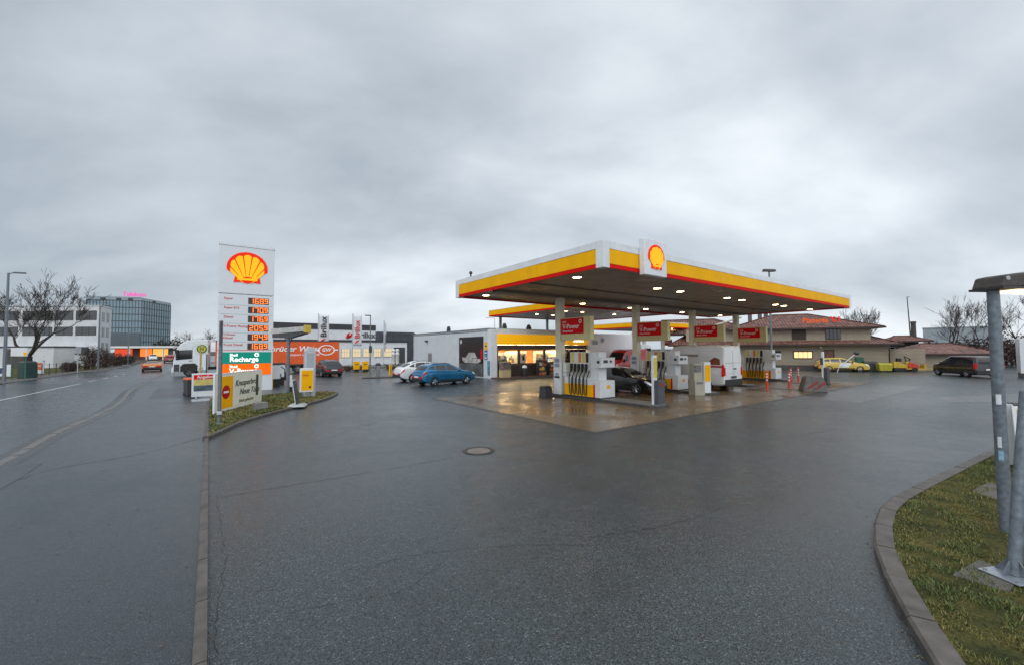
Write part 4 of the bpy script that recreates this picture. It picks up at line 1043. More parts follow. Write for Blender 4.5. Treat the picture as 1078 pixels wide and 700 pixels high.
# ------------------------------------------------------------------ the long orange lorry across the road
A, B2 = G(199, 396), G(352, 391.3)
hd = (A - B2).normalized()
t = thing('articulated_lorry', 'long lorry with a white cab and a bright orange curtain trailer', 'lorry', A - hd * 1.25, ang(hd))
nl = Vector((-hd.y, hd.x, 0))           # points to the viewer's side
TL = (B2 - A).length
M_ORC = pm('orange curtain', (.74, .10, .012), .45, var=.12, scale=1.5, bump=.25, bscale=3)
x1, x0 = -.8, -(TL - .75)                # trailer front and rear in lorry coordinates
b = MB(); b.bx(x0, x1, -1.25 - 1.25, 1.25 - 1.25, .98, 3.42); cur = b.build('curtain', M_ORC, t, bevel=.02)
b = MB(); b.bx(x0 - .02, x1 + .02, -2.52, .02, 3.42, 3.52); b.bx(x0 - .02, x1 + .02, -2.51, .012, .86, .98); b.build('trailer_frame', M_DGREY, t)
b = MB(); b.bx(x0 - .03, x0 + .02, -2.5, 0, .98, 3.4); b.build('rear_door', pm('pale door', (.5, .5, .5), .5), t)
xt = x1 - .9
lettering('Gebrüder Weiss', (x0 + 7.9, .012, 2.62), (-1, 0, 0), .80, M_TEXTW, cur, bold=.018, shear=.25, sx=1.08)
lettering('Transport und Logistik', (x0 + 5.4, .012, 2.0), (-1, 0, 0), .36, M_TEXTW, cur, bold=.012, shear=.2)
b = MB()
for rr in (1.0,):
    n = 40; ox, oz = x0 + 1.35, 2.5
    for i in range(n):
        a0, a1 = 2 * PI * i / n, 2 * PI * (i + 1) / n
        P = lambda a, k: (ox + .88 * k * math.cos(a), oz + .58 * k * math.sin(a))
        b.prism([P(a0, 1), P(a1, 1), P(a1, .84), P(a0, .84)], .004, .014, 'xz')
    b.bx(ox - 1.2, ox - .8, .004, .0135, oz - .07, oz + .07); b.bx(ox + .8, ox + 1.2, .004, .0135, oz - .07, oz + .07)
b.build('emblem', M_TEXTW, cur)
lettering('GW', (ox + .5, .012, oz), (-1, 0, 0), .52, M_TEXTW, cur, bold=.03, shear=.25)
b = MB(); b.bx(x0 + .3, 1.4, -1.7, -.8, .6, .86); b.build('chassis', M_BLACK, t)
b = MB(); b.bx(x0 + 5.2, x1 - 1.6, -.16, -.06, .45, .85); b.build('side_guard', M_GREYM, t)
for x in (x0 + 1.6, x0 + 2.9, x0 + 4.2, -.6 + .0, 1.25 + .0):
    xx = x if x < -2 else (-1.9 if x < 0 else 1.25)
    for y in (-.3, -2.2): wheel(t, xx, y, .49, 1 if y > -1 else -1, .3, 6)
# cab
cb_ = MB(); cb_.prism([(-.2, .55), (.55, .55), (.55, .95), (.8, 1.22), (1.7, 1.22), (1.95, .95), (1.95, .4), (2.5, .4), (2.55, .9), (2.5, 1.55), (2.28, 2.62), (2.14, 2.85), (1.98, 3.15), (1.45, 3.5), (-.2, 3.6)], -2.48, -.02, 'xz'); cab_o = cb_.build('cab', M_WHITE, t, bevel=.07)
b = MB(); b.prism([(1.05, 1.72), (2.32, 1.62), (2.14, 2.55), (1.05, 2.6)], -2.5, .0, 'xz'); b.build('side_window', M_CGLASS, t)
b = MB(); b.prism([(2.46, 1.62), (2.53, 1.62), (2.27, 2.78), (2.2, 2.78)], -2.4, -.1, 'xz'); b.build('windscreen', M_CGLASS, t)
b = MB(); b.bx(2.1, 2.3, -.1, .25, 1.85, 2.6); b.build('mirror', M_BLACK, t, bevel=.03)
b = MB(); b.bx(2.5, 2.62, -2.45, -.05, .35, .85); b.build('front_bumper', M_WHITE, t, bevel=.04); b = MB(); b.bx(2.56, 2.6, -2.3, -.2, .95, 1.4); b.build('grille', M_BLACK, t)
b = MB(); b.bx(.56, 1.94, -2.3, -.12, .5, 1.2); b.build('wheel_arch', M_BLACK, t); b = MB(); b.prism([(2.3, 2.62), (2.62, 2.5), (2.66, 2.58), (2.3, 2.78)], -2.4, -.1, 'xz'); b.build('sun_visor', M_BLACK, t)
b = MB(); b.bx(.2, .62, -.05, .03, .5, .95); b.build('fuel_tank', M_ALU, t, bevel=.05)

b = MB(); b.bx(2.02, 2.44, -.03, .012, .5, 1.2); b.bx(.6, 1.9, -.05, -.008, .56, .6); b.build('step_panel', M_DGREY, cab_o)
b = MB(); b.bx(1.02, 1.035, -.022, -.012, 1.25, 3.0); b.bx(.25, 1.0, -.022, -.012, 2.95, 2.965); b.build('door_gap', M_DGREY, cab_o)
b = MB(); b.bx(1.1, 1.28, -.02, .02, 1.5, 1.56); b.build('door_handle', M_BLACK, cab_o)
# ------------------------------------------------------------------ shop with the white side wall
SX, SY, SW = 8.91, 20.3, 12.4
sh = station('filling_station_shop', 'low shop building with yellow sign band, lit windows and long white side wall', 'shop', SX, SY)
D_ = 16.6
b = MB(); b.bx(0, .16, .16, D_, 0, 4.2); b.bx(0, SW, D_ - .16, D_, 0, 4.2); b.bx(SW - .16, SW, .16, D_ - .16, 0, 4.2); b.build('side_wall', M_CLADW, sh)
b = MB(); b.bx(-.06, SW + .06, .3, D_ + .06, 4.2, 4.3); b.bx(.0, SW, .1, D_, 4.02, 4.1); b.build('roof', M_GREYM, sh)
b = MB(); b.bx(-.03, .62, -.03, .5, 0, 4.2); b.build('corner_pillar', M_WHITE, sh, bevel=.01)
b = MB(); b.bx(.62, SW, -.02, .16, 3.80, 4.25); b.build('cornice', M_CREAM, sh)
b = MB(); b.bx(.62, SW, -.08, .14, 2.87, 3.79); yb_ = b.build('yellow_fascia', em('fascia yellow with added glow', (1.0, .48, .01), .26, (.86, .42, .006)), sh)  # slight glow added to the yellow so the fascia reads brighter
b = MB(); b.bx(8.15, 8.85, -.14, -.085, 2.98, 3.72); b.build('emblem_panel', M_SHYEL, yb_, bevel=.03); b = MB(); b.bx(8.38, 8.62, -.155, -.142, 3.12, 3.58); b.build('emblem', M_SHRED, yb_)
lettering('Select', (9.7, -.09, 3.34), (1, 0, 0), .62, em('backlit sign letters', (.95, .93, .88), 1.1), yb_, bold=.02)
b = MB(); b.bx(.62, SW, -.0, .14, 2.46, 2.86); b.build('window_header', M_BROWN, sh)
b = MB(); b.bx(.62, 4.55, -.02, .14, 0, 1.15); b.build('lower_panel', brickmat('brown boards', (.06, .04, .03), (.05, .034, .026), (.012, .009, .008), 1, 30, .23, .02, .5, .3, 0, .25, rot=(PI / 2, 0, 0)), sh)
b = MB(); b.bx(-.05, SW + 3, -1.1, -.05, 0, .1); b.build('doorstep', pm('reddish kerb', (.13, .075, .06), .5, var=.3), sh)
xs_ = [.62, 3.0, 6.0, 8.1, 9.3, 10.5, 11.8]
for i in range(len(xs_) - 1):
    z0 = 1.16 if xs_[i] < 4 else .1
    if i == 1: z0 = 1.16
    b = MB(); xa, xb = xs_[i] + .0, xs_[i + 1]
    b.bx(xa, xa + .13, 0, .12, z0, 2.45); b.bx(xb - .1, xb, 0, .12, z0, 2.45); b.bx(xa + .13, xb - .1, 0, .12, z0, z0 + .07); b.bx(xa + .13, xb - .1, 0, .12, 2.39, 2.45)
    w = b.build('window' if i < 3 else 'door', M_BROWN, sh)
    b = MB(); b.bx(xa + .13, xb - .1, .05, .065, z0 + .07, 2.39); b.build('pane', M_CLEAR, w)
b = MB(); b.bx(4.56, 6.0, -.02, .14, 0, 1.15); b.build('lower_panel', M_BROWN, sh)
b = MB(); b.bx(.2, SW - .2, .2, 7.0, .02, .1); b.build('floor', pm('shop floor', (.35, .33, .3), .3), sh)
b = MB(); b.bx(.2, SW - .2, 6.9, 7.0, .1, 3.0); b.build('back_wall', pm('orange back wall', (.62, .25, .06), .6, var=.35, scale=1.3), sh)
b = MB(); b.bx(.2, SW - .2, .2, 7.0, 2.95, 3.0); b.build('ceiling', M_CREAM, sh)
for x in (1.6, 4.2, 6.8, 9.4, 11.2):
    b = MB(); b.bx(x - .5, x + .5, 1.2, 4.6, 2.90, 2.94); b.build('ceiling_light', em('shop light', (1, .74, .42), 18.0), sh)
M_GOODS = [pm('goods %d' % i, c, .5, var=.3, scale=9) for i, c in enumerate(((.7, .5, .08), (.6, .1, .04), (.7, .68, .6), (.12, .25, .45), (.15, .32, .1), (.75, .3, .05), (.3, .15, .07), (.55, .55, .5)))]
rg = random.Random(11)
def goods_shelf(label, x, y, w, levels, h, parent_rz=0.0, dep=.45, outdoor=False, name='goods_shelf'):
    t = station(name, label, 'shelf', SX + x, SY + y)
    b = MB()
    for s in (0, w - .04): b.bx(s, s + .04, 0, dep, 0, h)
    b.bx(0, w, dep - .03, dep, 0, h)
    for k in range(levels): b.bx(0, w, 0, dep, .12 + k * (h - .25) / levels, .15 + k * (h - .25) / levels)
    b.build('rack', M_DGREY if outdoor else M_CREAM, t)
    gb = [MB() for _ in M_GOODS]
    for k in range(levels):
        z = .152 + k * (h - .25) / levels; x_ = .06
        while x_ < w - .2:
            ww = rg.uniform(.1, .28); hh = rg.uniform(.45, .85) * (h - .25) / levels; mi = rg.randrange(len(M_GOODS)); gb[mi].bx(x_, x_ + ww * .92, .04, dep - .05, z, z + hh); x_ += ww
    for i, g_ in enumerate(gb):
        if g_.v: o = g_.build('goods', M_GOODS[i], t); o['kind'] = 'stuff'
goods_shelf('shelf of small goods inside the shop behind its left window', .9, 1.5, 1.9, 4, 2.2)
goods_shelf('shelf of drinks inside the shop behind its middle window', 3.4, 2.2, 2.2, 4, 2.3)
goods_shelf('shelf of goods inside the shop behind its right window', 6.3, 1.6, 1.6, 4, 2.3)
goods_shelf('tall shelf inside the shop behind its glass doors', 9.2, 3.6, 2.6, 4, 2.3)
goods_shelf('black rack of red and yellow goods standing outside the shop window', 4.7, -.75, .95, 3, 1.5, outdoor=True)
goods_shelf('pale rack of bottles outside the shop, right of the black rack', 5.95, -.8, .9, 3, 1.3, outdoor=True)
goods_shelf('narrow rack outside the shop beside the entrance', 7.15, -.8, .7, 3, 1.2, outdoor=True)
t = station('coffee_machine', 'white coffee machine standing behind the middle shop window', 'coffee machine', SX + 3.4, SY + .7)
b = MB(); b.bx(0, .85, 0, .6, 0, 2.05); b.build('body', M_WHITE, t, bevel=.02); b = MB(); b.bx(.5, .75, -.012, 0, 1.45, 1.85); b.build('screen', M_BLACK, t)
t = station('litter_bin', 'small dark litter bin with a white top in front of the brown shop panels', 'bin', SX + 3.0, SY - .8, .1)
b = MB(); b.lathe([(.24, 0), (.26, .6), (.2, .75)], 14); b.build('body', M_BLACK, t, smooth=True); b = MB(); b.lathe([(.24, .76), (.2, .92), (.05, .98)], 14); b.build('lid', M_WHITE, t, smooth=True)
t = station('gas_bottle_cage', 'pale low cabinet with a picture panel at the shop corner', 'cabinet', SX + .7, SY - .75, .1)
b = MB(); b.bx(0, .85, 0, .6, 0, .62); b.build('body', pm('ochre', (.5, .4, .2), .5), t); b = MB(); b.bx(0, .85, 0, .6, .62, 1.3); b.build('picture_panel', pm('picture panel', (.2, .15, .12), .5, var=.9, scale=4), t)
# big dark poster with a motor boat on the white side wall
t = station('wall_poster', 'tall dark poster showing a pale motor boat on the white shop wall', 'poster', SX, SY)
b = MB(); b.bx(-.05, -.004, 1.2, 5.5, .12, 3.62); b.build('board', pm('poster black', (.012, .016, .016), .3, var=.4, scale=.8), t)
b = MB()
b.prism([(4.9, 1.75), (1.7, 1.65), (1.55, 1.45), (2.1, 1.25), (4.3, 1.25), (4.8, 1.45)], -.058, -.051, 'yz'); b.prism([(4.2, 1.75), (3.6, 2.2), (2.6, 2.2), (2.2, 1.7)], -.058, -.051, 'yz')
b.build('boat', pm('boat picture', (.5, .48, .46), .4, var=.5, scale=2.5), t)
b = MB(); b.bx(-.057, -.051, 1.25, 5.45, .15, 1.2); b.build('water', pm('poster grey', (.11, .12, .12), .4, var=.6, scale=1.2), t)
b = MB(); b.bx(-.058, -.051, 1.3, 1.6, 1.6, 2.5); b.build('red_mark', M_RED, t)
b = MB(); b.lathe([(0, -.062), (.2, -.062), (.2, -.051)], 14, axis='x', c=(0, 5.1, 3.2)); b.build('badge', pm('pale badge', (.5, .55, .6), .4), t)
for z0, z1, m, lb in ((2.45, 3.1, M_YEL, 'small yellow plate on the white wall beside the dark poster'), (1.95, 2.4, pm('sign blue', (.02, .16, .36), .4), 'small blue plate just below the yellow one'), (1.6, 1.9, pm('sign blue', (.02, .16, .36), .4), 'smaller blue plate, lowest beside the dark poster')):
    t = station('wall_sign', lb, 'sign', SX, SY); b = MB(); b.bx(-.03, -.004, .55, 1.0, z0, z1); b.build('plate', m, t)
    b = MB(); b.bx(-.036, -.0305, .62, .93, (z0 + z1) / 2 - .05, (z0 + z1) / 2 + .05); b.build('mark', M_TEXTW if m is not M_YEL else M_TEXTK, t)
t = station('wall_poster', 'narrow blue and white poster low on the white corner pillar of the shop', 'poster', SX, SY); b = MB(); b.bx(-.05, -.032, .12, .5, .25, 1.5); b.build('sheet', pm('blue picture', (.1, .3, .45), .4, var=.8, scale=3), t)
t = station('vent_grille', 'small grey vent grille in the long white wall', 'grille', SX, SY); b = MB(); b.bx(-.03, -.003, 11.6, 12.5, .9, 2.1); b.build('frame', M_GREYM, t)
t = station('wall_lamp', 'small dark lamp fixed high on the long white wall', 'lamp', SX, SY); b = MB(); b.bx(-.25, 0, 12.6, 12.9, 3.3, 3.5); b.build('housing', M_DGREY, t)
for yy, lb in ((8.3, 'small dark vent on the shop roof edge above the white wall'), (1.1, 'dark vent cowl on the shop roof, left one above the yellow band')):
    t = station('roof_vent', lb, 'vent', SX + (.3 if yy > 2 else 2.2), SY + yy, 4.3); b = MB(); b.bx(-.15, .15, -.15, .15, 0, .3); b.ball((0, 0, .36), .18); b.build('cowl', M_DGREY, t)
t = station('roof_vent', 'dark vent cowl on the shop roof, right one above the yellow band', 'vent', SX + 5.1, SY + 1.2, 4.3); b = MB(); b.bx(-.2, .2, -.15, .15, 0, .25); b.ball((0, 0, .3), .2); b.build('cowl', M_DGREY, t)
t = station('roof_aerial', 'thin metal aerial frame on the shop roof', 'aerial', SX + 2.4, SY + 3.0, 4.3); b = MB(); b.tube([(0, 0, 0), (0, 0, 1.1), (-1.0, 0, 1.1)], .025, 5); b.build('mast', M_GREYM, t)

# ------------------------------------------------------------------ price totem
tx0, tx1 = -10.1, -7.2; TW = tx1 - tx0
tt = station('price_totem', 'tall white roadside price sign with shell emblem and red price digits', 'price sign', tx0, 21.12, 0)
b = MB(); b.bx(0, TW, 0, .42, 5.95, 8.90); hp = b.build('head_panel', M_BACKW, tt, bevel=.03)
b = MB(); b.bx(-.02, TW + .03, -.03, .45, 8.90, 9.04); b.build('cap', M_WHITE, tt)
shell_parts(frame3((TW / 2, 0, 7.62), (1, 0, 0)) @ Matrix.Diagonal((1, 1.13, 1, 1)), 2.15, hp, M_SHRED, M_SHYEL)
b = MB(); b.bx(0, TW, .02, .42, 2.52, 5.91); pp = b.build('price_panel', M_BACKW, tt, bevel=.02)
b = MB(); b.bx(0, TW, .0, .42, .0, 2.48); b.build('base_panel', M_BACKW, tt, bevel=.02)
b = MB(); b.bx(TW, TW + .03, .03, .40, .1, 1.2); b.build('yellow_edge', M_YEL, tt)
M_LED = em('led digits', (1.0, .20, .03), 1.5, (.3, .05, .02)); M_LEDB = pm('led backing', (.055, .03, .025), .35, var=.3)
rows = [('Super', '168.9'), ('Super E10', '170.9'), ('Diesel', '176.9'), ('V-Power Racing', '205.9'), ('V-Power Diesel', '194.9'), ('Truck Diesel', '168.9')]
pitch = .56
for i, (lb, pr_) in enumerate(rows):
    zc = 5.82 - .27 - i * pitch
    b = MB(); b.bx(1.52, 2.62, .006, .02, zc - .20, zc + .2); bk = b.build('digit_panel', M_LEDB, pp)
    b = MB(); dg_ = pr_.replace('.', ''); x = 1.56
    for k, ch in enumerate(dg_):
        w, h = (.21, .33) if k < 3 else (.19, .30)
        seven(b, ch, x + .04, zc - .165 + (.33 - h), w, h, -.002, .006, .05); x += .265
    b.bx(x - .29 + .0, x - .25, -.002, .006, zc - .165, zc - .125)
    b.build('price_digits', M_LED, bk)
    if lb == 'V-Power Diesel':
        lettering('V-Power', (.28, .014, zc + .15), (1, 0, 0), .17, M_TEXTR, pp); lettering('Diesel', (.28, .014, zc - .04), (1, 0, 0), .19, M_TEXTR, pp, bold=.015)
    else: lettering(lb, (.28, .014, zc + .10), (1, 0, 0), .19, M_TEXTR, pp, bold=.012)
    if i: b = MB(); b.bx(.1, TW - .1, .012, .0195, zc + .262, zc + .275); b.build('divider', M_GREYM, pp)
for (z0, z1, m, l1, l2) in ((1.70, 2.40, em('backlit green', (.01, .36, .26), .18, (.010, .22, .16)), 'Shell', 'Recharge'), (1.0, 1.69, em('backlit orange', (1.0, .16, .004), .4, (.75, .10, .003)), 'Shell', 'V-Power')):
    b = MB(); b.bx(.1, TW - .1, -.03, .0, z0, z1); pn = b.build('service_panel', m, tt)
    wl_ = em('backlit letters', (1, .97, .93), .9)
    lettering(l1, (.62, -.035, z0 + .52), (1, 0, 0), .22, wl_, pn, bold=.012); lettering(l2, (.62, -.035, z0 + .25), (1, 0, 0), .40, wl_, pn, bold=.015)
    e_ = MB(); n = 20
    e_.lathe([(.07, -.04), (.12, -.04), (.12, -.032), (.07, -.032)], 18, axis='y', c=(2.02, 0, z0 + .53), caps=False); e_.build('ring', wl_, pn)

# ------------------------------------------------------------------ things round the totem
g = G(230.5, 446, .085)
t = thing('sign_pole', 'bare galvanised pole with a sign seen edge on, at the front tip of the grass', 'sign pole', g, math.atan2(-g.x, g.y) * 0 + math.atan2(g.x, -g.y) + PI / 2)
b = MB(); b.cyl((0, 0, 0), .055, 3.4, 12); b.build('pole', M_GALV, t, smooth=True)
b = MB(); b.bx(-.02, .30, -.35, -.06, 2.62, 3.35); b.build('sign_plate', M_DGREY, t) if False else None
b = MB(); b.bx(.05, .5, -.02, .02, 2.6, 3.35); b.build('sign_plate', pm('dark sign back', (.07, .04, .05), .5), t)
b = MB(); b.bx(-.04, .11, -.07, .07, .3, .42); b.build('foot_clamp', M_ALU, t, bevel=.02); b = MB(); b.lathe([(.14, -.03), (.12, .04), (.06, .05)], 12); b.build('foot', M_CONC, t)
L0, R0 = G(225, 436.5, .05), G(274, 423.7, .05); d = R0 - L0; n_ = Vector((d.y, -d.x, 0)).normalized()
t = thing('banner_board', 'long pale banner board with a yellow end and a round red badge', 'banner', L0, ang(d)); BLn = d.length
b = MB(); b.bx(0, BLn, -.03, .03, .06, 1.52); bd = b.build('banner_sheet', pm('banner cream', (.78, .78, .66), .5, var=.08, scale=1.5), t)
b = MB(); b.bx(-.03, BLn + .03, -.035, .035, 1.521, 1.56); b.bx(-.03, BLn + .03, -.035, .035, .02, .058); b.bx(-.03, -.001, -.034, .034, .06, 1.52); b.bx(BLn + .001, BLn + .04, -.034, .034, .06, 1.52); b.build('frame', M_WHITE, t)
b = MB(); b.bx(.2, 1.22, -.036, -.031, .16, 1.42); ye = b.build('yellow_field', M_YEL, bd)
b = MB(); b.lathe([(0, -.045), (.27, -.045), (.27, -.0365)], 24, axis='y', c=(.72, 0, .80)); rb = b.build('red_badge', M_DRED, bd); b = MB(); b.bx(.54, .9, -.05, -.0455, .76, .84); b.build('badge_text', M_TEXTW, rb)
for s_, x, z, sz, m in (('Knusperbrot', 1.38, 1.08, .36, M_TEXTG), ('Neue Töne', 1.72, .70, .36, M_TEXTG), ('frisch gebacken', 1.7, .33, .19, pm('olive letters', (.2, .17, .06), .5))):
    lettering(s_, (x, -.036, z), (1, 0, 0), sz, m, bd, shear=.3, bold=.006)
b = MB(); b.bx(3.1, 3.32, -.036, -.031, .42, 1.36); b.build('picture', pm('banner picture', (.06, .08, .05), .5, var=.9, scale=7), bd)
for x in (.4, BLn - .4):
    b = MB(); b.tube([(x, .04, 1.4), (x, .45, 0)], .02, 6); b.build('stay', M_GALV, t)
t = thing('foundation_stone', 'pale concrete foot under the far end of the banner board', 'stone', G(273, 431, .08), .9)
b = MB(); b.bx(-.22, .28, -.2, .2, -.02, .3, taper=(.9, .9)); b.build('stone', M_CONC, t, bevel=.02)
# A-board by the pavement
g = G(214.5, 421.5)
t = thing('pavement_sign', 'white framed pavement sign with red header on two skids beside the orange lidded bin', 'pavement sign', g, YAW + .12)
b = MB(); b.bx(-.5, .5, -.03, .03, .22, 1.38); fr = b.build('frame', M_WHITE, t, bevel=.02)
b = MB(); b.bx(-.42, .42, -.04, -.031, 1.08, 1.3); hb = b.build('header', M_RED, fr); lettering('Angebot', (-.3, -.045, 1.19), (1, 0, 0), .2, M_TEXTW, hb, bold=.01)
b = MB(); b.bx(-.42, .42, -.04, -.031, .78, 1.07); b.build('yellow_field', pm('poster yellow', (.62, .5, .16), .5, var=.2, scale=5), fr)
b = MB(); b.bx(-.42, .42, -.04, -.031, .5, .775); b.build('picture', pm('poster car picture', (.08, .12, .16), .4, var=.95, scale=4.5), fr)
b = MB(); b.bx(-.5, .46, -.32, .3, 0, .10, taper=(.94, .8)); b.bx(-.35, -.27, -.06, .06, .1, .24); b.bx(.27, .35, -.06, .06, .1, .24); b.build('foot', pm('pale grey plastic', (.35, .37, .39), .5), t, bevel=.03)
g = G(201.5, 416)
t = thing('wheelie_bin', 'dark wheeled bin with bright orange lid', 'bin', g, YAW + .3)
b = MB(); b.bx(-.27, .27, -.3, .3, .06, .88, taper=(1.12, 1.15)); b.build('body', M_DGREY, t, bevel=.02)
b = MB(); b.bx(-.33, .33, -.38, .36, .885, 1.0, taper=(.92, .9)); b.build('lid', pm('orange plastic', (.72, .12, .02), .4), t, bevel=.03)
for s in (1, -1):
    b = MB(); b.lathe([(0, -.03), (.1, -.03), (.1, .03), (0, .03)], 14, axis='x', c=(s * .25, .3, .1)); b.build('wheel', M_BLACK, t)
g = G(210.5, 407)
t = thing('bus_stop_sign', 'white square bus stop flag with a green and yellow disc on a yellow post', 'bus stop sign', g, YAW - .1)
b = MB(); b.cyl((0, 0, 0), .06, 2.9, 10); b.build('post', pm('ochre post', (.55, .38, .10), .45, dirt=.3), t, smooth=True)
b = MB(); b.bx(-.30, .42, -.03, .03, 2.25, 3.0); pn = b.build('flag', M_CREAM, t, bevel=.01)
b = MB(); b.lathe([(0, -.045), (.29, -.045), (.29, -.031)], 24, axis='y', c=(.06, 0, 2.62)); dk = b.build('disc', pm('stop yellow', (.72, .55, .03), .4), pn)
b = MB(); b.lathe([(.22, -.052), (.29, -.052), (.29, -.046), (.22, -.046)], 24, axis='y', c=(.06, 0, 2.62), caps=False); b.build('ring', pm('stop green', (.02, .16, .05), .4), dk)
lettering('H', (-.08, -.05, 2.62), (1, 0, 0), .36, pm('stop green', (.02, .16, .05), .4), dk, bold=.02)
t = thing('timetable_post', 'slim dark post standing right behind the bus stop sign', 'post', G(217, 404.5), YAW); b = MB(); b.cyl((0, 0, 0), .04, 2.9, 8); b.build('post', M_DGREY, t); b = MB(); b.bx(-.15, .15, -.03, .03, 2.35, 2.9); b.build('plate', pm('dark plate', (.06, .05, .05), .5), t)
# pillar, yellow board, edge-on sign, vacuum bay
g = G(325.5, 418.3)
t = thing('advert_pillar', 'tall rounded pale grey pillar on the far tip of the grass', 'pillar', g, YAW)
b = MB(); b.prism([(-.27, 0), (.27, 0), (.27, 2.45), (.2, 2.6), (.05, 2.66), (-.12, 2.62), (-.27, 2.45)], -.16, .16, 'xz'); b.build('body', pm('pale grey panel', (.50, .52, .54), .35, .2, var=.1), t, bevel=.03)
b = MB(); b.bx(-.17, .17, -.175, -.162, .3, 2.35); b.build('inset_panel', pm('blue grey inset', (.36, .40, .44), .3, .3), t)
g = G(322.5, 419.5)
t = thing('pavement_sign', 'yellow pavement sign on legs in front of the pale pillar', 'pavement sign', g, YAW - .1)
b = MB(); b.bx(-.32, .32, -.03, .03, .35, 1.58); fr = b.build('frame', M_CREAM, t, bevel=.015)
b = MB(); b.bx(-.24, .29, -.04, -.031, .44, 1.46); yf = b.build('yellow_field', M_YEL, fr); lettering('Shell', (-.18, -.045, 1.22), (1, 0, 0), .14, M_TEXTR, yf); b = MB(); b.bx(.1, .2, -.046, -.041, .55, .66); b.build('mark', M_BROWN, yf)
for x in (-.2, .2): b = MB(); b.bx(x - .03, x + .03, -.02, .02, 0, .36); b.build('leg', M_GALV, t)
g = G(313, 427, .085)
t = thing('pavement_sign', 'slim dark pavement sign seen edge on, leaning in a pale foot on the grass', 'pavement sign', g, YAW + 1.25)
b = MB(); b.bx(-.42, .42, -.36, .36, 0, .1, taper=(.75, .7)); b.build('foot', pm('pale foot', (.4, .42, .42), .6), t, bevel=.02)
b = MB(); M_ = Matrix.Translation((0, .05, .62)) @ Matrix.Rotation(-.14, 4, 'X'); b.obox(M_, .62, .05, 1.0); b.build('board', M_DGREY, t, bevel=.01)
b = MB(); M_ = Matrix.Translation((0, .09, .62)) @ Matrix.Rotation(-.14, 4, 'X'); b.obox(M_, .66, .024, 1.04); b.build('rim', M_WHITE, t)
g = G(303, 415)
t = thing('vacuum_bay_roof', 'long narrow white roof with a yellow end cap on one grey post', 'shelter', g, ang(Vector((3.4, -3.0, 0))))
b = MB(); b.cyl((0, 0, 0), .085, 3.40, 12); b.build('post', M_GALV, t, smooth=True)
b = MB(); b.prism([(-2.3, 3.46), (2.4, 3.48), (2.4, 3.74), (-2.3, 3.78)], -.16, .16, 'xz'); b.build('roof', pm('greyed white', (.55, .55, .53), .45, var=.2, dirt=.4), t, bevel=.02)
b = MB(); b.prism([(-2.2, 3.24), (.3, 3.16), (2.35, 3.36), (2.35, 3.458), (-2.2, 3.458)], -.13, .13, 'xz'); b.build('underside', M_DGREY, t); b = MB(); b.bx(2.41, 2.6, -.17, .17, 3.40, 3.80); b.build('end_cap', pm('dull yellow', (.60, .42, .06), .5), t, bevel=.03)
b = MB(); b.tube([(0, 0, 2.8), (.5, 0, 3.2)], .04, 6); b.tube([(0, 0, 2.8), (-.5, 0, 3.2)], .04, 6); b.build('brace', M_GALV, t)
for px, py, lb, w, h in ((290.5, 407, 'white vacuum cleaner unit with black hose, right beside the totem', .5, 1.5), (295.5, 404.5, 'second white vacuum cleaner unit, left of the roof post', .5, 1.45)):
    g = G(px, py); t = thing('vacuum_cleaner_unit', lb, 'vacuum unit', g, YAW, 'vacuum cleaner units')
    b = MB(); b.bx(-w / 2, w / 2, -.2, .2, .55, h); b.build('body', M_WHITE, t, bevel=.03); b = MB(); b.bx(-w / 2 + .05, w / 2 - .05, -.15, .15, 0, .55); b.build('pedestal', M_BLACK, t)
    b = MB(); b.tube([(w / 2, -.1, h - .1), (w / 2 + .25, -.15, h - .3), (w / 2 + .25, -.15, .5), (w / 2 + .05, -.2, .3), (w / 2, -.22, .9)], .035, 6); b.build('hose', M_BLACK, t, smooth=True)
    b = MB(); b.bx(-w / 2, w / 2, -.21, .21, h + .002, h + .14); b.build('top', M_DGREY, t, bevel=.02)
t = thing('guard_post', 'short white post with a black foot right of the roof post', 'post', G(305.5, 412.5), YAW); b = MB(); b.bx(-.09, .09, -.09, .09, .32, 1.0); b.build('post', M_WHITE, t, bevel=.02); b = MB(); b.bx(-.1, .1, -.1, .1, 0, .32); b.build('foot', M_BLACK, t)

# ------------------------------------------------------------------ paint shop with dark bands, and its flags
BO = G(395, 383.5)
bx0 = toST(BO)
pb = thing('paint_shop', 'long white shop with dark roof bands and lit windows behind the orange lorry', 'shop building', BO, YAW + .06)
M_BW = brickmat('white panel wall', (.70, .71, .72), (.68, .69, .70), (.5, .51, .52), 1, 3.2, 30, .01, .45, .1, 0, .08, rot=(PI / 2, 0, 0))
M_BAND = brickmat('anthracite band', (.032, .034, .038), (.028, .03, .034), (.012, .012, .013), 1, 3.2, 30, .012, .4, .1, 0, .15, rot=(PI / 2, 0, 0))
b = MB(); b.bx(-20.2, 0, 0, 18, 0, 6.5); b.build('wall', M_BW, pb)
b = MB(); b.bx(-20.25, .05, -.06, 18.05, 5.72, 6.62); b.build('roof_band', M_BAND, pb)
b = MB(); b.bx(-20.25, 6.2, -.10, -.002, 3.75, 4.12); b.build('canopy_band', M_BAND, pb)
b = MB(); b.bx(.002, 5.8, .05, 14, 0, 3.74); b.bx(.002, 5.85, .0, 14, 3.74, 4.1); b.build('annex', M_BW, pb)
M_LITW = em('lit shop window', (1.0, .78, .42), .42, (.34, .30, .24))
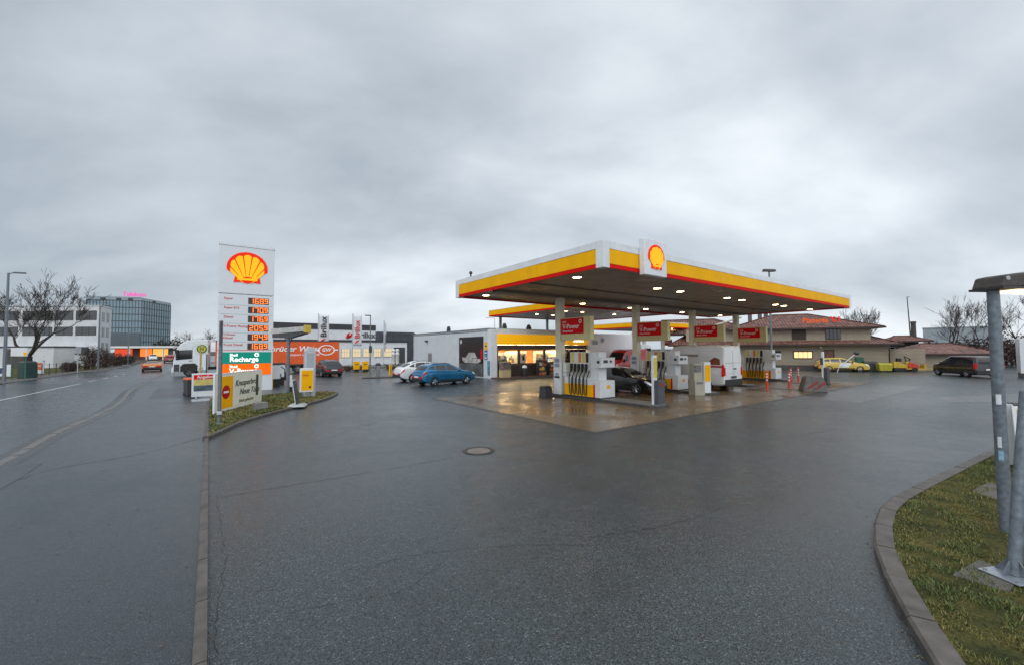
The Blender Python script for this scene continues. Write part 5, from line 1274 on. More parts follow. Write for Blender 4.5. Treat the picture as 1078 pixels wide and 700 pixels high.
for i, (x0, x1) in enumerate(((-14.5, -12.4), (-11.9, -9.8), (-7.6, -6.3), (-5.6, -4.2), (-3.9, -2.4), (-2.1, -.6), (-.3, 1.0), (1.3, 3.0))):
    b = MB(); b.bx(x0, x1, -.06, -.003, 1.25, 2.75); w = b.build('window', pm('window frame grey', (.4, .41, .42), .4), pb)
    b = MB(); k = 3; dx = (x1 - x0 - .12) / k
    for j in range(k): b.bx(x0 + .06 + j * dx, x0 + j * dx + dx, -.075, -.061, 1.32, 2.05); b.bx(x0 + .06 + j * dx, x0 + j * dx + dx, -.075, -.061, 2.1, 2.68)
    b.build('pane', M_LITW, w)
b = MB(); b.bx(3.3, 5.4, -.02, .049, .1, 2.9); b.build('rolling_door', M_DGREY, pb)
b = MB()
for s in (0, .55): b.prism([(-5.0 + s, 4.35), (-4.6 + s, 4.5), (-4.25 + s, 5.3), (-4.65 + s, 5.15)], -.09, -.062, 'xz')
lg = b.build('logo', M_RED, pb); b = MB(); b.prism([(-4.75, 4.25), (-4.45, 4.35), (-4.2, 4.9), (-4.5, 4.8)], -.10, -.091, 'xz'); b.build('logo_stripe', M_BLACK, lg)
lettering('Brillux', (-3.3, -.065, 4.85), (1, 0, 0), 1.35, M_TEXTK, pb, bold=.02, sx=.92)
t = thing('dark_hall', 'dark low roofed hall rising behind the paint shop annex', 'hall', BO + EX * 3 + EY * 14, YAW + .06)
b = MB(); b.prism([(0, 0), (12, 0), (12, 5.2), (10, 6.2), (2, 6.2), (0, 5.4)], 0, 12, 'xz'); b.build('hall', pm('dark sheet roof', (.05, .055, .065), .5, var=.5, scale=1.2), t)
t = thing('metal_gate', 'tall grey mesh gate between the paint shop and the white wall', 'gate', G(433, 389), YAW + .06)
b = MB()
for i in range(9): b.tube([(i * .35, 0, 0), (i * .35, 0, 2.4)], .025, 5)
for z in (.2, 1.2, 2.3): b.tube([(0, 0, z), (2.8, 0, z)], .025, 5)
b.build('bars', M_DGREY, t)
def flag(px, py, Y, top, w, text, label, mir=False, turn=0.0):
    P = G(px, py) if Y is None else at(px, py, Y); P.z = 0
    t = thing('banner_flag', label, 'flag', P, YAW + turn, 'tall banner flags by the paint shop')
    b = MB(); b.cyl((0, 0, 0), .06, top + .15, 8); b.build('pole', M_ALU, t)
    b = MB(); n = 12
    wv = lambda x, z: .06 * math.sin(z * 1.3 + x * 2.0) * x / w
    b.add([(.08 + j * w / 4, wv(j * w / 4, i * 3.9 / n), top - 3.9 + 3.9 * i / n) for i in range(n + 1) for j in range(5)], [(i * 5 + j, i * 5 + j + 1, i * 5 + j + 6, i * 5 + j + 5) for i in range(n) for j in range(4)])
    cl_ = b.build('cloth', pm('flag cloth', (.72, .74, .76), .7, var=.05), t, smooth=True); md = cl_.modifiers.new('t', 'SOLIDIFY'); md.thickness = .012
    lettering(text, (.08 + w * .48, -.12, top - 3.0), (0, 0, 1), w * .85, M_TEXTK if not mir else M_TEXTR, cl_, up=Vector((-1, 0, 0)), bold=.015)
    b = MB(); b.prism([(.2, top - 3.6), (.2 + w * .4, top - 3.45), (.2 + w * .62, top - 3.15), (.2 + w * .2, top - 3.3)], -.13, -.115, 'xz'); b.build('logo', M_RED, cl_)
flag(334.5, 388, 55, 7.2, 1.25, 'Brillux', 'white banner flag with black lettering rising behind the orange trailer')
flag(370.8, 389, None, 6.9, 1.05, 'Brillux', 'white banner flag with red lettering, middle one before the paint shop', mir=True)
flag(404, 388, None, 6.2, .62, 'Brillux', 'narrow white banner flag, right one before the dark door', turn=.9)
g = G(389.5, 393.2)
t = thing('street_lamp', 'slim grey street lamp with short arm before the paint shop', 'street lamp', g, YAW + 2.8)
b = MB(); b.tube([(0, 0, 0), (0, 0, 3), (0, 0, 6.05)], [.08, .06, .05], 8); b.build('pole', M_GALV, t, smooth=True); b = MB(); b.bx(-.05, .55, -.09, .09, 6.02, 6.12); b.build('lamp_head', M_DGREY, t, bevel=.02)
b = MB(); b.bx(-.18, .12, -.12, .12, 2.2, 2.9); b.build('box', M_DGREY, t)
for px, lb in ((375.3, 'yellow box sign, left one of the pair on the hedge island'), (384.5, 'yellow box sign, right one of the pair on the hedge island')):
    g = G(px, 391.2); t = thing('box_sign', lb, 'sign', g, YAW, 'yellow box signs'); b = MB(); b.bx(-.34, .34, -.08, .08, .28, 1.2); b.build('panel', M_YEL, t, bevel=.03); b = MB(); b.bx(-.2, .2, -.09, -.081, .82, .9); b.build('mark', M_BROWN, t)
    b = MB(); b.bx(-.25, .25, -.06, .06, 0, .28); b.build('foot', M_BLACK, t)
t = thing('machine_post', 'grey metal post with a round head on the kerb island', 'post', G(398, 396), YAW); b = MB(); b.bx(-.16, .16, -.14, .14, 0, 1.0); b.build('post', M_GREYM, t, bevel=.03); b = MB(); b.ball((0, 0, 1.12), .26, .16, .16); b.build('head', M_DGREY, t, smooth=True)
t = thing('leaning_sign', 'yellow panel leaning beside the white suv', 'sign', G(411, 395.6), YAW + .9); b = MB(); b.prism([(-.32, .05), (.24, 0), (.32, .95), (.1, 1.1), (-.28, 1.05)], -.05, .05, 'xz'); b.build('panel', M_YEL, t, bevel=.02)
t = struct(MB().bx(0, 6.6, -.45, .45, 0, .12).build('traffic_island', M_KERB, loc=G(381, 398), rz=ang(G(440, 396.3) - G(381, 398)), bevel=.03))
for px, lb in ((414, 'left of two white columns by the grey gate'), (418.2, 'right of two white columns by the grey gate')):
    t = thing('white_column', lb, 'column', at(px, 384, 62).xy.to_3d(), YAW); b = MB(); b.lathe([(.26, 0), (.26, 1.7), (.3, 1.75), (.3, 1.9), (.2, 2.1), (.3, 2.4), (.15, 2.6)], 12); b.build('column', M_CREAM, t, smooth=True)
# ------------------------------------------------------------------ vegetation builders
M_BARK = pm('bark', (.035, .030, .026), .9, var=.5, scale=6, bump=.5, bscale=20)
M_TWIG = pm('twigs', (.040, .032, .027), .9, var=.3, scale=4)
def bare_tree(loc, h, spread, seed, label, trunk_r=.2, trunk_h=.28, levels=5, lean=0.0, upright=.35, group=None):
    rn = random.Random(seed); t = thing('bare_tree', label, 'tree', loc, rn.uniform(0, 6), group)
    T, Cw = MB(), MB(); th = h * trunk_h
    T.tube([(0, 0, -.1), (lean * th * .3, 0, th * .4), (lean * th, .03, th)], [trunk_r * 1.35, trunk_r * 1.05, trunk_r], 8)
    def grow(p, d, length, r, lv):
        n = 3 if lv > 1 else 2; pts = [p]; rs = [r]; dd = d.copy()
        for i in range(n):
            dd = (dd + Vector((rn.gauss(0, .18), rn.gauss(0, .18), rn.gauss(.04, .12)))).normalized()
            pts.append(pts[-1] + dd * length / n); rs.append(max(.013, r * (1 - .5 * (i + 1) / n)))
        (T if lv >= levels - 1 else Cw).tube(pts, rs, 6 if lv >= levels - 1 else 3, cap=False)
        if lv == 0: return
        k = rn.choice((3, 4)) if lv > 1 else rn.choice((3, 4, 5))
        for j in range(k):
            f = rn.uniform(.35, 1.0) if j else 1.0; idx = min(n, max(1, int(round(f * n)))); a = rn.uniform(0, 2 * PI)
            perp = dd.orthogonal().normalized(); perp.rotate(Matrix.Rotation(a, 3, dd))
            s = rn.uniform(.35, .85) * spread
            nd = (dd + perp * s + Vector((0, 0, upright * .4))).normalized()
            grow(pts[idx], nd, length * rn.uniform(.58, .8), rs[idx] * rn.uniform(.55, .75), lv - 1)
    top = Vector((lean * th, .03, th)); k = rn.choice((4, 5))
    for j in range(k):
        a = 2 * PI * j / k + rn.uniform(-.4, .4); nd = Vector((math.cos(a) * spread, math.sin(a) * spread, upright + rn.uniform(.35, .8))).normalized()
        grow(top - Vector((0, 0, rn.uniform(0, .1) * th)), nd, h * rn.uniform(.26, .34), trunk_r * .55, levels - 1)
    T.build('trunk', M_BARK, t); Cw.build('crown', M_TWIG, t); return t
def leaf_mass(B, c, r, n, rn, size, flat=1.0):
    for _ in range(n):
        while True:
            v = Vector((rn.uniform(-1, 1), rn.uniform(-1, 1), rn.uniform(-1, 1)))
            if v.length < 1 and v.length > .25: break
        p = Vector(c) + Vector((v.x * r[0], v.y * r[1], v.z * r[2])); a = Vector((rn.gauss(0, 1), rn.gauss(0, 1), rn.gauss(0, 1))).normalized(); u = a.orthogonal().normalized(); w = a.cross(u); s = size * rn.uniform(.5, 1.4)
        B.add([p - u * s, p + w * s * .5, p + u * s, p - w * s * .5], [(0, 1, 2, 3)], rn.choice((0, 0, 1)))
M_LEAVES = {'brown': [pm('brown leaves', (.07, .035, .026), .8, var=.4), pm('dark brown leaves', (.035, .020, .018), .8, var=.4)],
            'green': [pm('evergreen leaves', (.028, .038, .020), .8, var=.4), pm('dark evergreen leaves', (.014, .020, .014), .8, var=.4)],
            'red': [pm('reddish twigs', (.075, .036, .030), .85, var=.4), pm('dark reddish twigs', (.04, .022, .02), .85, var=.4)]}
def bush(loc, rz, sx, sy, h, kind, seed, label, name='hedge', cat='hedge', n=900, size=.09, group=None, clumps=9):
    rn = random.Random(seed); t = thing(name, label, cat, loc, rz, group); B = MB(); st = MB()
    for i in range(clumps):
        x = rn.uniform(-1, 1) * sx * .42; y = rn.uniform(-1, 1) * sy * .3; hh = h * rn.uniform(.55, .95)
        leaf_mass(B, (x, y, hh * .52), (sx * .3, sy * .45, hh * .52), n // clumps, rn, size)
        for _ in range(5): st.tube([(x, y, 0), (x + rn.gauss(0, .2), y + rn.gauss(0, .1), hh * .6), (x + rn.gauss(0, .35), y + rn.gauss(0, .15), hh * 1.05)], [.03, .018, .006], 3, cap=False)
    B.build('foliage', M_LEAVES[kind], t); st.build('stems', M_TWIG, t); return t

# ------------------------------------------------------------------ left: office, glass tower, low shops
def bldg_frame(name, label, cat, P, d): return thing(name, label, cat, P, ang(d))
P0 = at(103, 385, 72); P0.z = 0
ob = bldg_frame('office_building', 'white three storey office block with dark window bands behind the bare tree', 'office building', P0, Vector((1, 0, 0)))
M_OW = pm('office white render', (.60, .61, .62), .6, var=.1, scale=.6, dirt=.2)
sd_ = Vector((-.47, .88, 0))
OF = [(-24, 0), (0, 0), (-.47 * 5.4, .88 * 5.4), (-24, .88 * 5.4)]
b = MB(); b.prism(OF, 0, 10.35, 'xy'); b.build('wall', M_OW, ob)
b = MB(); b.prism([(-24.1, -.1), (.12, -.1), (-.47 * 5.4 + .1, .88 * 5.4 + .1), (-24.1, 4.9)], 10.352, 10.5, 'xy'); b.build('parapet', M_ALU, ob)
b = MB(); b.bx(-24, .3, -1.6, -.002, 0, 2.9); b.bx(-24, .3, -1.65, -.002, 2.9, 3.0); b.build('ground_floor', M_OW, ob)
b = MB(); b.bx(-21.5, .0, -1.70, -1.655, 2.0, 3.25); b.build('fascia_band', pm('slate band', (.05, .055, .065), .5, var=.3), ob)
M_OWIN = glassmat('office glass', (.03, .032, .034), .12)
for z0, z1 in ((7.9, 9.55), (5.25, 6.75)):
    for x0, x1 in ((-13.4, -8.2), (-7.6, -4.6), (-4.1, -.5), (-20.5, -14.2)):
        b = MB(); b.bx(x0, x1, -.05, -.003, z0, z1); w = b.build('window', pm('dark frame', (.03, .03, .032), .5), ob)
        b = MB(); k = max(2, int((x1 - x0) / 1.1)); dx = (x1 - x0) / k
        for j in range(k): b.bx(x0 + j * dx + .05, x0 + (j + 1) * dx - .05, -.06, -.0505, z0 + .06, z1 - .06)
        b.build('pane', M_OWIN, w)
for z0, z1 in ((7.7, 9.4), (5.0, 6.7), (2.4, 4.0)):
    for u0, u1 in ((1.2, 2.3), (3.2, 4.3)):
        b = MB(); n_ = Vector((.88, .47, 0)); a0, a1 = sd_ * u0 + n_ * .03, sd_ * u1 + n_ * .03
        b.add([(a0.x, a0.y, z0), (a1.x, a1.y, z0), (a1.x, a1.y, z1), (a0.x, a0.y, z1)], [(0, 1, 2, 3)]); b.build('side_window', M_OWIN, ob)
M_TG1 = glassmat('tower glass', (.20, .30, .35), .15); M_TG2 = glassmat('tower glass dark', (.045, .07, .085), .12); M_MUL = pm('mullion', (.10, .125, .14), .4, .3)
Q = at(147.8, 370, 200); Q.z = 0
tw = thing('glass_tower', 'bluish glass office tower with pink roof lettering in the distance', 'tower', Q)
dl = Vector((-.944, -.33, 0)); dr_ = Vector((-.2, .98, 0)); Wl, Wr, Ht = 21.0, 22.9, 28.4
pl_, pr_ = dl * Wl, dr_ * Wr
b = MB(); b.prism([(0, 0), (pr_.x, pr_.y), ((pl_ + pr_).x, (pl_ + pr_).y), (pl_.x, pl_.y)], 3.5, Ht - 1.8, 'xy'); b.build('curtain_wall', M_TG1, tw)
def face_boxes(B, d, n, u0, u1, z0, z1, pr):
    a, c = d * u0 + n * .0, d * u1 + n * .0
    vs = []
    for z in (z0, z1):
        for q in (a - n * .05, c - n * .05, c + n * pr, a + n * pr): vs.append((q.x, q.y, z))
    B.add(vs, [(0, 3, 2, 1), (4, 5, 6, 7), (0, 1, 5, 4), (1, 2, 6, 5), (2, 3, 7, 6), (3, 0, 4, 7)])
nL = Vector((.33, -.944, 0)); nR = Vector((.98, .2, 0))
b = MB()
for k in range(8): face_boxes(b, dl, nL, 0, Wl, 3.5 + k * 3.28, 3.5 + k * 3.28 + .42, .14); face_boxes(b, dr_, nR, 0, Wr, 3.5 + k * 3.28, 3.5 + k * 3.28 + .42, .14)
for k in range(18): face_boxes(b, dl, nL, k * Wl / 17 - .06, k * Wl / 17 + .06, 3.5, Ht - 1.8, .2)
for k in range(13): face_boxes(b, dr_, nR, k * Wr / 12 - .06, k * Wr / 12 + .06, 3.5, Ht - 1.8, .2)
b.build('mullions', M_MUL, tw)
b = MB(); face_boxes(b, dl, nL, .3, 12.5, 3.6, 11.3, .24); b.build('dark_glazing', M_TG2, tw)
b = MB(); face_boxes(b, dl, nL, 0, Wl, Ht - 1.8, Ht, .1); face_boxes(b, dr_, nR, 0, Wr, Ht - 1.8, Ht - .3, .1); pr2 = b.build('parapet_screen', glassmat('pale screen', (.26, .33, .37), .15), tw)
for u in (3.5, 8, 14): b = MB(); face_boxes(b, dl, nL, u, u + 1.8, Ht - 1.7, Ht - .6, .3); b.build('plant_screen', M_DGREY, tw)
b = MB(); face_boxes(b, dr_, nR, 8, 10, Ht - 1.7, Ht - .8, .3); b.build('plant_screen', M_DGREY, tw)
b = MB(); b.prism([(-.5, .5), ((pr_ * .98).x, (pr_ * .98).y), ((pl_ + pr_).x * .98, (pl_ + pr_).y * .98), (pl_.x, pl_.y)], Ht - 1.78, Ht - 1.6, 'xy'); b.build('roof', M_GREYM, tw)
lettering('Telekom', Vector((0, 0, 0)) + dl * 7.2 + Vector((0, -.5, Ht + 1.2)), -dl, 3.0, em('pink roof letters', (1.0, .16, .55), .35, (.6, .08, .34)), tw, bold=.02, ext=.15, sx=.86)
# low shops with a white flat roof
S0 = at(110, 382, 118); S0.z = 0
sr = thing('retail_row', 'low row of shops with white flat roof and glowing red and yellow fronts', 'shop row', S0, .05)
b = MB(); b.bx(0, 19, 0, 12, 3.3, 3.9); b.build('roof', M_CREAM, sr, bevel=.05); b = MB(); b.bx(.5, 18.8, 2.5, 11.5, -.09, 3.3); b.build('wall', pm('dull brick', (.12, .06, .045), .7, var=.4), sr)
for x0, x1, m, lb in ((.8, 5.5, em('red shop front', (.9, .10, .04), .55, (.4, .05, .02)), 0), (7.8, 11, em('orange shop front', (1.0, .22, .03), .8, (.5, .1, .02)), 0), (11.4, 15.5, em('amber shop front', (1.0, .5, .12), .7, (.4, .2, .06)), 0), (16, 18.5, pm('grey shop front', (.2, .19, .18), .5, var=.6), 0)):
    b = MB(); b.bx(x0, x1, 2.3, 2.49, .9, 3.1); b.build('shop_front', m, sr)
for x in (1, 6.5, 11.2, 15.8, 18.8): b = MB(); b.bx(x - .12, x + .12, .2, .45, -.09, 3.3); b.build('post', M_CREAM, sr)
# garages / sheds behind the tree
t = thing('garage_row', 'low white garages with grey doors left of the bare tree', 'garages', at(0, 380, 62).xy.to_3d() + Vector((0, 0, 0)), 0)
b = MB(); b.bx(-12, 8, 0, 3, 0, 3.1); b.build('wall', M_OW, t); b = MB(); b.bx(-12.1, 8.1, -.1, 3.1, 3.1, 3.3); b.build('roof', M_DGREY, t)
for x in (-3.5, .8): b = MB(); b.bx(x, x + 3.3, -.04, -.002, .05, 2.9); b.build('door', pm('brown grey door', (.075, .065, .06), .5, var=.3), t)

bare_tree(G(29, 395, .05), 8.9, .9, 24, 'broad bare tree in front of the white office block', .30, .22, 6, upright=.55)
bare_tree(at(209, 385, 95).xy.to_3d(), 8.6, .9, 5, 'bare brushy tree beyond the cab of the orange lorry', .22, .2, 5)
for i, (px, Y, h) in enumerate(((171, 190, 9), (176, 200, 7), (181, 185, 10), (186, 180, 8))):
    P = at(px, 372, Y); P.z = -.09
    bush(P, 0, 6, 6, h, 'green', 40 + i, 'distant dark evergreen, %s of four beyond the road' % ('first', 'second', 'third', 'last')[i] + ' from the left', 'evergreen_tree', 'tree', 500, .45, 'distant evergreens')
hz = [(72.5, 390.5, 3.6, 1.2, 1.35, 'brown', 'low clipped brown hedge by the road, left of the thin sign post'), (96, 388.5, 3.4, 2.0, 3.6, 'red', 'tall reddish bare shrub left of the second street lamp'), (111, 386.6, 4.6, 2.4, 3.1, 'brown', 'dark brown shrub right of the second street lamp'), (123, 385.0, 5.5, 2.4, 2.5, 'brown', 'dark low shrub before the low shops'), (133, 383.2, 5.0, 2.4, 2.3, 'green', 'dark green shrub nearest the far bend of the road')]
for i, (px, py, a, b_, h, k, lb) in enumerate(hz): bush(G(px, py, .05), -.9, a, b_, h, k, 60 + i, lb, 'hedge' if i == 0 else 'shrub', 'hedge' if i == 0 else 'shrub', 1500, .10)
bush(G(384, 390.2), YAW, 6.5, 1.2, .9, 'brown', 71, 'low brown hedge behind the yellow box signs', n=1200, size=.07)
bush(G(424, 388), YAW, 5.5, 1.0, .8, 'green', 72, 'low dark hedge left of the white suv', n=900, size=.07)
def street_lamp(px, py, h, arm, label, rz, r=.08, head=.7):
    t = thing('street_lamp', label, 'street lamp', G(px, py, .05), rz); b = MB(); b.tube([(0, 0, 0), (0, 0, h * .5), (0, 0, h)], [r * 1.2, r, r * .7], 8); b.build('pole', M_GALV, t, smooth=True)
    b = MB(); b.tube([(0, 0, h - .06), (arm, 0, h + .02)], [.04, .04], 6); b.build('arm', M_GALV, t); b = MB(); b.bx(arm - .05, arm + head, -.12, .12, h - .02, h + .09, taper=(.9, .6)); b.build('lamp_head', M_DGREY, t, bevel=.02)
street_lamp(4, 402, 8.85, .35, 'tall street lamp at the far left edge beside the road', .3, .1, .75)
street_lamp(103, 391, 7.9, .5, 'street lamp between the reddish shrubs, second along the road', .1, .08, .6)
street_lamp(134.5, 384.2, 6.0, .4, 'farthest street lamp, in front of the glass tower', .2)
t = thing('sign_post', 'thin pale sign post by the low clipped hedge', 'sign post', G(81.5, 391.5, .05)); b = MB(); b.cyl((0, 0, 0), .05, 2.9, 8); b.build('post', M_ALU, t); b = MB(); b.bx(-.04, .04, -.3, .3, 2.2, 2.9); b.build('plate', M_ALU, t)
g = G(19, 399, .05); t = thing('info_sign', 'wide white panel sign on green posts beside the bare tree', 'sign', g, -.15)
for x in (-.75, .75): b = MB(); b.cyl((x, 0, 0), .05, 2.1, 8); b.build('post', pm('green post', (.04, .13, .09), .5), t)
b = MB(); b.bx(-.85, .95, -.05, -.0, 2.05, 2.8); pn = b.build('panel', M_WHITE, t); b = MB(); b.bx(.55, .9, -.056, -.051, 2.1, 2.4); b.build('mark', M_YEL, pn)
g = G(20, 398.5, .05); t = thing('glass_container', 'dark green recycling container below the white panel sign', 'container', g + Vector((-.3, .9, 0)), -.3)
b = MB(); b.bx(-.5, .5, -.5, .5, 0, 1.45, taper=(.95, .9)); b.build('body', pm('dark green steel', (.016, .05, .045), .5, var=.3), t, bevel=.06); b = MB(); b.bx(-.46, .46, -.44, .44, 1.45, 1.57, taper=(.8, .7)); b.build('lid', M_DGREY, t)
g = G(40, 394, .05); t = thing('banner_board', 'small white framed banner with an orange field beside the tree trunk', 'banner', g, .05)
b = MB(); b.bx(-.75, .55, -.03, .03, .1, 1.35); pn = b.build('sheet', M_WHITE, t); b = MB(); b.bx(-.65, .4, -.04, -.031, .5, 1.25); of = b.build('orange_field', pm('banner orange', (.72, .16, .05), .5), pn); lettering('Autohaus', (-.55, -.045, .95), (1, 0, 0), .24, M_TEXTW, of)
for x in (-.7, .5): b = MB(); b.cyl((x, .05, 0), .04, 1.5, 8); b.build('post', M_DGREY, t)
g = G(3, 397.5, .05); t = thing('banner_board', 'pale banner with a dark blue blot at the far left edge', 'banner', g, -.1)
b = MB(); b.bx(-1.6, .85, -.03, .03, .15, 1.25); pn = b.build('sheet', M_WHITE, t); b = MB(); b.prism([(-1.2, .5), (-.3, .35), (.3, .6), (.1, .95), (-.6, .9)], -.04, -.031, 'xz'); b.build('picture', pm('dark blue print', (.03, .06, .12), .5, var=.5, scale=3), pn)
t = thing('garden_fence', 'low dark wire fence with posts along the verge by the tree', 'fence', G(27, 397, .05), ang(G(68, 392.5) - G(27, 397)))
b = MB()
for i in range(7): b = MB(); b.cyl((i * 1.6, 0, 0), .035, 1.2, 6); b.build('post', M_DGREY, t)
b = MB()
for z in (.3, .7, 1.1): b.tube([(0, 0, z), (9.6, 0, z)], .012, 4)
b.build('wires', M_DGREY, t)

# ------------------------------------------------------------------ right: restaurant with tiled roofs
H0, H1 = G(798, 388.8), G(936, 390.4); hd = (H1 - H0); HL = hd.length
ho = thing('restaurant', 'two storey beige restaurant with red tiled roofs and orange roof lettering', 'restaurant', H0, ang(hd))
M_BEI = brickmat('beige boarded wall', (.31, .255, .185), (.29, .24, .175), (.20, .165, .12), 1, 30, .42, .012, .7, .15, 0, .15, rot=(PI / 2, 0, 0))
M_TILE = tilemat('red roof tiles', (.075, .032, .026), (.27, .12, .09))
M_TIMB = pm('brown timber', (.05, .026, .018), .55, var=.3)
b = MB(); b.bx(-9, HL, 0, 9, -.05, 2.85); b.build('wall', M_BEI, ho)
b = MB(); b.bx(-7.5, HL - 1.1, .9, 8.2, 2.85, 4.72); b.build('upper_wall', pm('upper beige render', (.36, .30, .22), .7, var=.12), ho)
b = MB(); b.bx(-9.05, HL + .05, -.06, -.003, -.05, .55); b.build('plinth', pm('dark plinth', (.07, .065, .06), .7, var=.3), ho)
def hip_roof(root, x0, x1, y0, y1, ze, zr, inset, name, th=.12, ridge_y=.5, hipL=True, hipR=True):
    ym = y0 + (y1 - y0) * ridge_y; xa = x0 + inset if hipL else x0; xb = x1 - inset if hipR else x1
    V = [(x0, y0, ze), (x1, y0, ze), (x1, y1, ze), (x0, y1, ze), (xa, ym, zr), (xb, ym, zr)]
    m = MB(); m.add(V, [(0, 1, 5, 4), (1, 2, 5), (2, 3, 4, 5), (3, 0, 4), (0, 3, 2, 1)]); o = m.build(name, M_TILE, root)
    g = MB(); g.bx(x0 - .02, x1 + .02, y0 - .1, y0 + .0, ze - .16, ze + .02); g.bx(x1, x1 + .1, y0 - .1, y1, ze - .16, ze + .02); g.build('gutter', M_TIMB, o)
    r = MB(); r.tube([V[4], V[5]], .1, 6); r.tube([V[1], V[5]], .09, 6); r.tube([V[0], V[4]], .09, 6); r.build('ridge_tiles', M_TILE, o)
    return o
hip_roof(ho, -9.6, HL + .9, -.75, 9.7, 2.86, 4.15, 2.2, 'lower_roof')
ur = hip_roof(ho, -3.2, HL - .15, .15, 9.0, 4.66, 6.45, 5.6, 'upper_roof')
hip_roof(ho, -10.5, 1.2, 2.2, 12, 4.3, 6.35, 5, 'wing_roof', hipL=False)
b = MB(); b.tube([(-7.6, 1.2, 4.2), (-1.0, 4.2, 6.3)], .12, 5); b.build('verge_board', pm('pale verge', (.5, .46, .4), .5), ho)
for x, y, h in ((.0, 4.5, 7.0), (1.1, 4.6, 6.9), (1.75, 4.6, 7.0)): b = MB(); b.bx(x - .2, x + .2, y - .2, y + .2, 5.6, h); b.build('chimney', pm('chimney grey', (.10, .10, .11), .7, var=.3), ho)
for x0, x1 in ((3.6, 4.95), (6.75, 8.15)):
    b = MB(); b.bx(x0, x1, .84, .898, 3.35, 4.5); w = b.build('window', M_TIMB, ho)
    b = MB(); k = 4; dx = (x1 - x0) / k
    for j in range(k): b.bx(x0 + j * dx + .04, x0 + (j + 1) * dx - .03, .828, .839, 3.42, 4.44)
    b.build('pane', M_GLASSD if x0 > 5 else M_TIMB, w)
for x0, x1, z0, z1, lit in ((1.35, 2.3, 1.35, 2.05, 0), (3.45, 5.3, 1.35, 2.0, 1)):
    b = MB(); b.bx(x0, x1, -.05, -.004, z0 - .1, z1 + .1); w = b.build('window', M_TIMB, ho); b = MB(); k = 2 if not lit else 4; dx = (x1 - x0 - .16) / k
    for j in range(k): b.bx(x0 + .1 + j * dx, x0 + .06 + (j + 1) * dx, -.062, -.051, z0, z1)
    b.build('pane', em('lit window', (1, .72, .34), .9, (.3, .2, .1)) if lit else M_GLASSD, w)
b = MB(); b.bx(6.3, 7.25, -.05, -.004, 0, 2.25); dd_ = b.build('door', M_TIMB, ho); b = MB(); b.bx(6.45, 7.1, -.062, -.051, .3, 2.1); b.build('pane', pm('door brown', (.16, .06, .035), .4, var=.4, scale=3), dd_)
b = MB(); b.ball((6.0, -.15, 2.5), .14); b.build('wall_lamp', M_CREAM, ho)
M_NEON = em('orange sign letters', (1.0, .14, .02), .25, (.5, .08, .02))
lettering('Pizzeria', (4.55, .55, 5.45), (1, 0, 0), .78, M_NEON, ur, bold=.02, ext=.04); lettering("'01", (7.15, .55, 5.5), (1, 0, 0), .85, em('red sign letters', (.9, .04, .03), .25, (.5, .03, .02)), ur, bold=.025, ext=.04)
# garden wall and things in front of it
W0, W1 = G(936, 390.0), G(985, 389.6)
t = thing('garden_wall', 'beige boarded yard wall right of the restaurant', 'wall', W0 + hd.normalized() * .2, ang(hd)); b = MB(); b.bx(0, 2.9, .2, .4, -.05, 2.3); b.build('wall', M_BEI, t)
t = thing('open_shed', 'tiled open shed roof behind the yard wall', 'shed', at(934, 380, 60).xy.to_3d(), ang(hd))
o = hip_roof(t, 0, 5.2, 0, 4, 3.35, 4.1, 1.6, 'roof')
for x in (.4, 4.9): b = MB(); b.bx(x - .1, x + .1, .2, .4, 0, 3.35); b.build('post', M_TIMB, t)
b = MB(); b.bx(0, 5.2, 3.7, 3.9, 0, 3.35); b.build('back_wall', M_BROWN, t)
t, _ = vehicle('parked_car', 'pale car standing under the open tiled shed', 'car', at(943, 380, 62).xy.to_3d() + Vector((0, 0, 1.1)), ang(hd), ESTATE, paint('pale', (.5, .52, .54), .2, .3), 1.0)
struct(MB().bx(-.6, 5.6, -.6, 4.2, -.05, 1.1).build('terrace', M_CONC, loc=at(934, 380, 60).xy.to_3d(), rz=ang(hd)))
g = G(897, 389.6); t = thing('waste_bin', 'green wheeled bin behind the yellow car', 'bin', g + Vector((.1, -.8, 0)), ang(hd)); b = MB(); b.bx(-.3, .3, -.3, .3, 0, 1.35, taper=(1.1, 1.1)); b.build('body', pm('bin green', (.03, .12, .07), .5), t, bevel=.03); b = MB(); b.bx(-.34, .34, -.36, .34, 1.352, 1.46); b.build('lid', pm('bin green lid', (.04, .15, .09), .5), t, bevel=.03)
def container(P, rz, label, m, h):
    t = thing('waste_container', label, 'container', P, rz, 'large waste containers by the restaurant'); t.scale = (.78, .8, .95); b = MB(); b.bx(-.62, .62, -.5, .5, .15, h, taper=(1.12, 1.14)); b.build('body', m, t, bevel=.03)
    b = MB(); b.lathe([(.0, -.69), (.32, -.69), (.32, .69), (0, .69)], 16, axis='x'); b.v = [(x, y * 1.75, z * .5 + h + .02) for x, y, z in b.v]; b.build('lid', m, t, smooth=True)
    for x in (-.5, .5):
        for y in (-.4, .4): b = MB(); b.lathe([(0, -.03), (.1, -.03), (.1, .03), (0, .03)], 10, axis='x', c=(x, y, .1)); b.build('wheel', M_BLACK, t)
container(G(909, 390.2) + Vector((-.1, -.9, 0)), ang(hd), 'black wheeled waste container between green bin and yellow one', M_DGREY, .92)
container(G(926.5, 390.8) + Vector((-.4, -.9, 0)), ang(hd), 'bright yellow wheeled waste container', pm('container yellow', (.42, .38, .03), .45, var=.2, dirt=.3), .78)
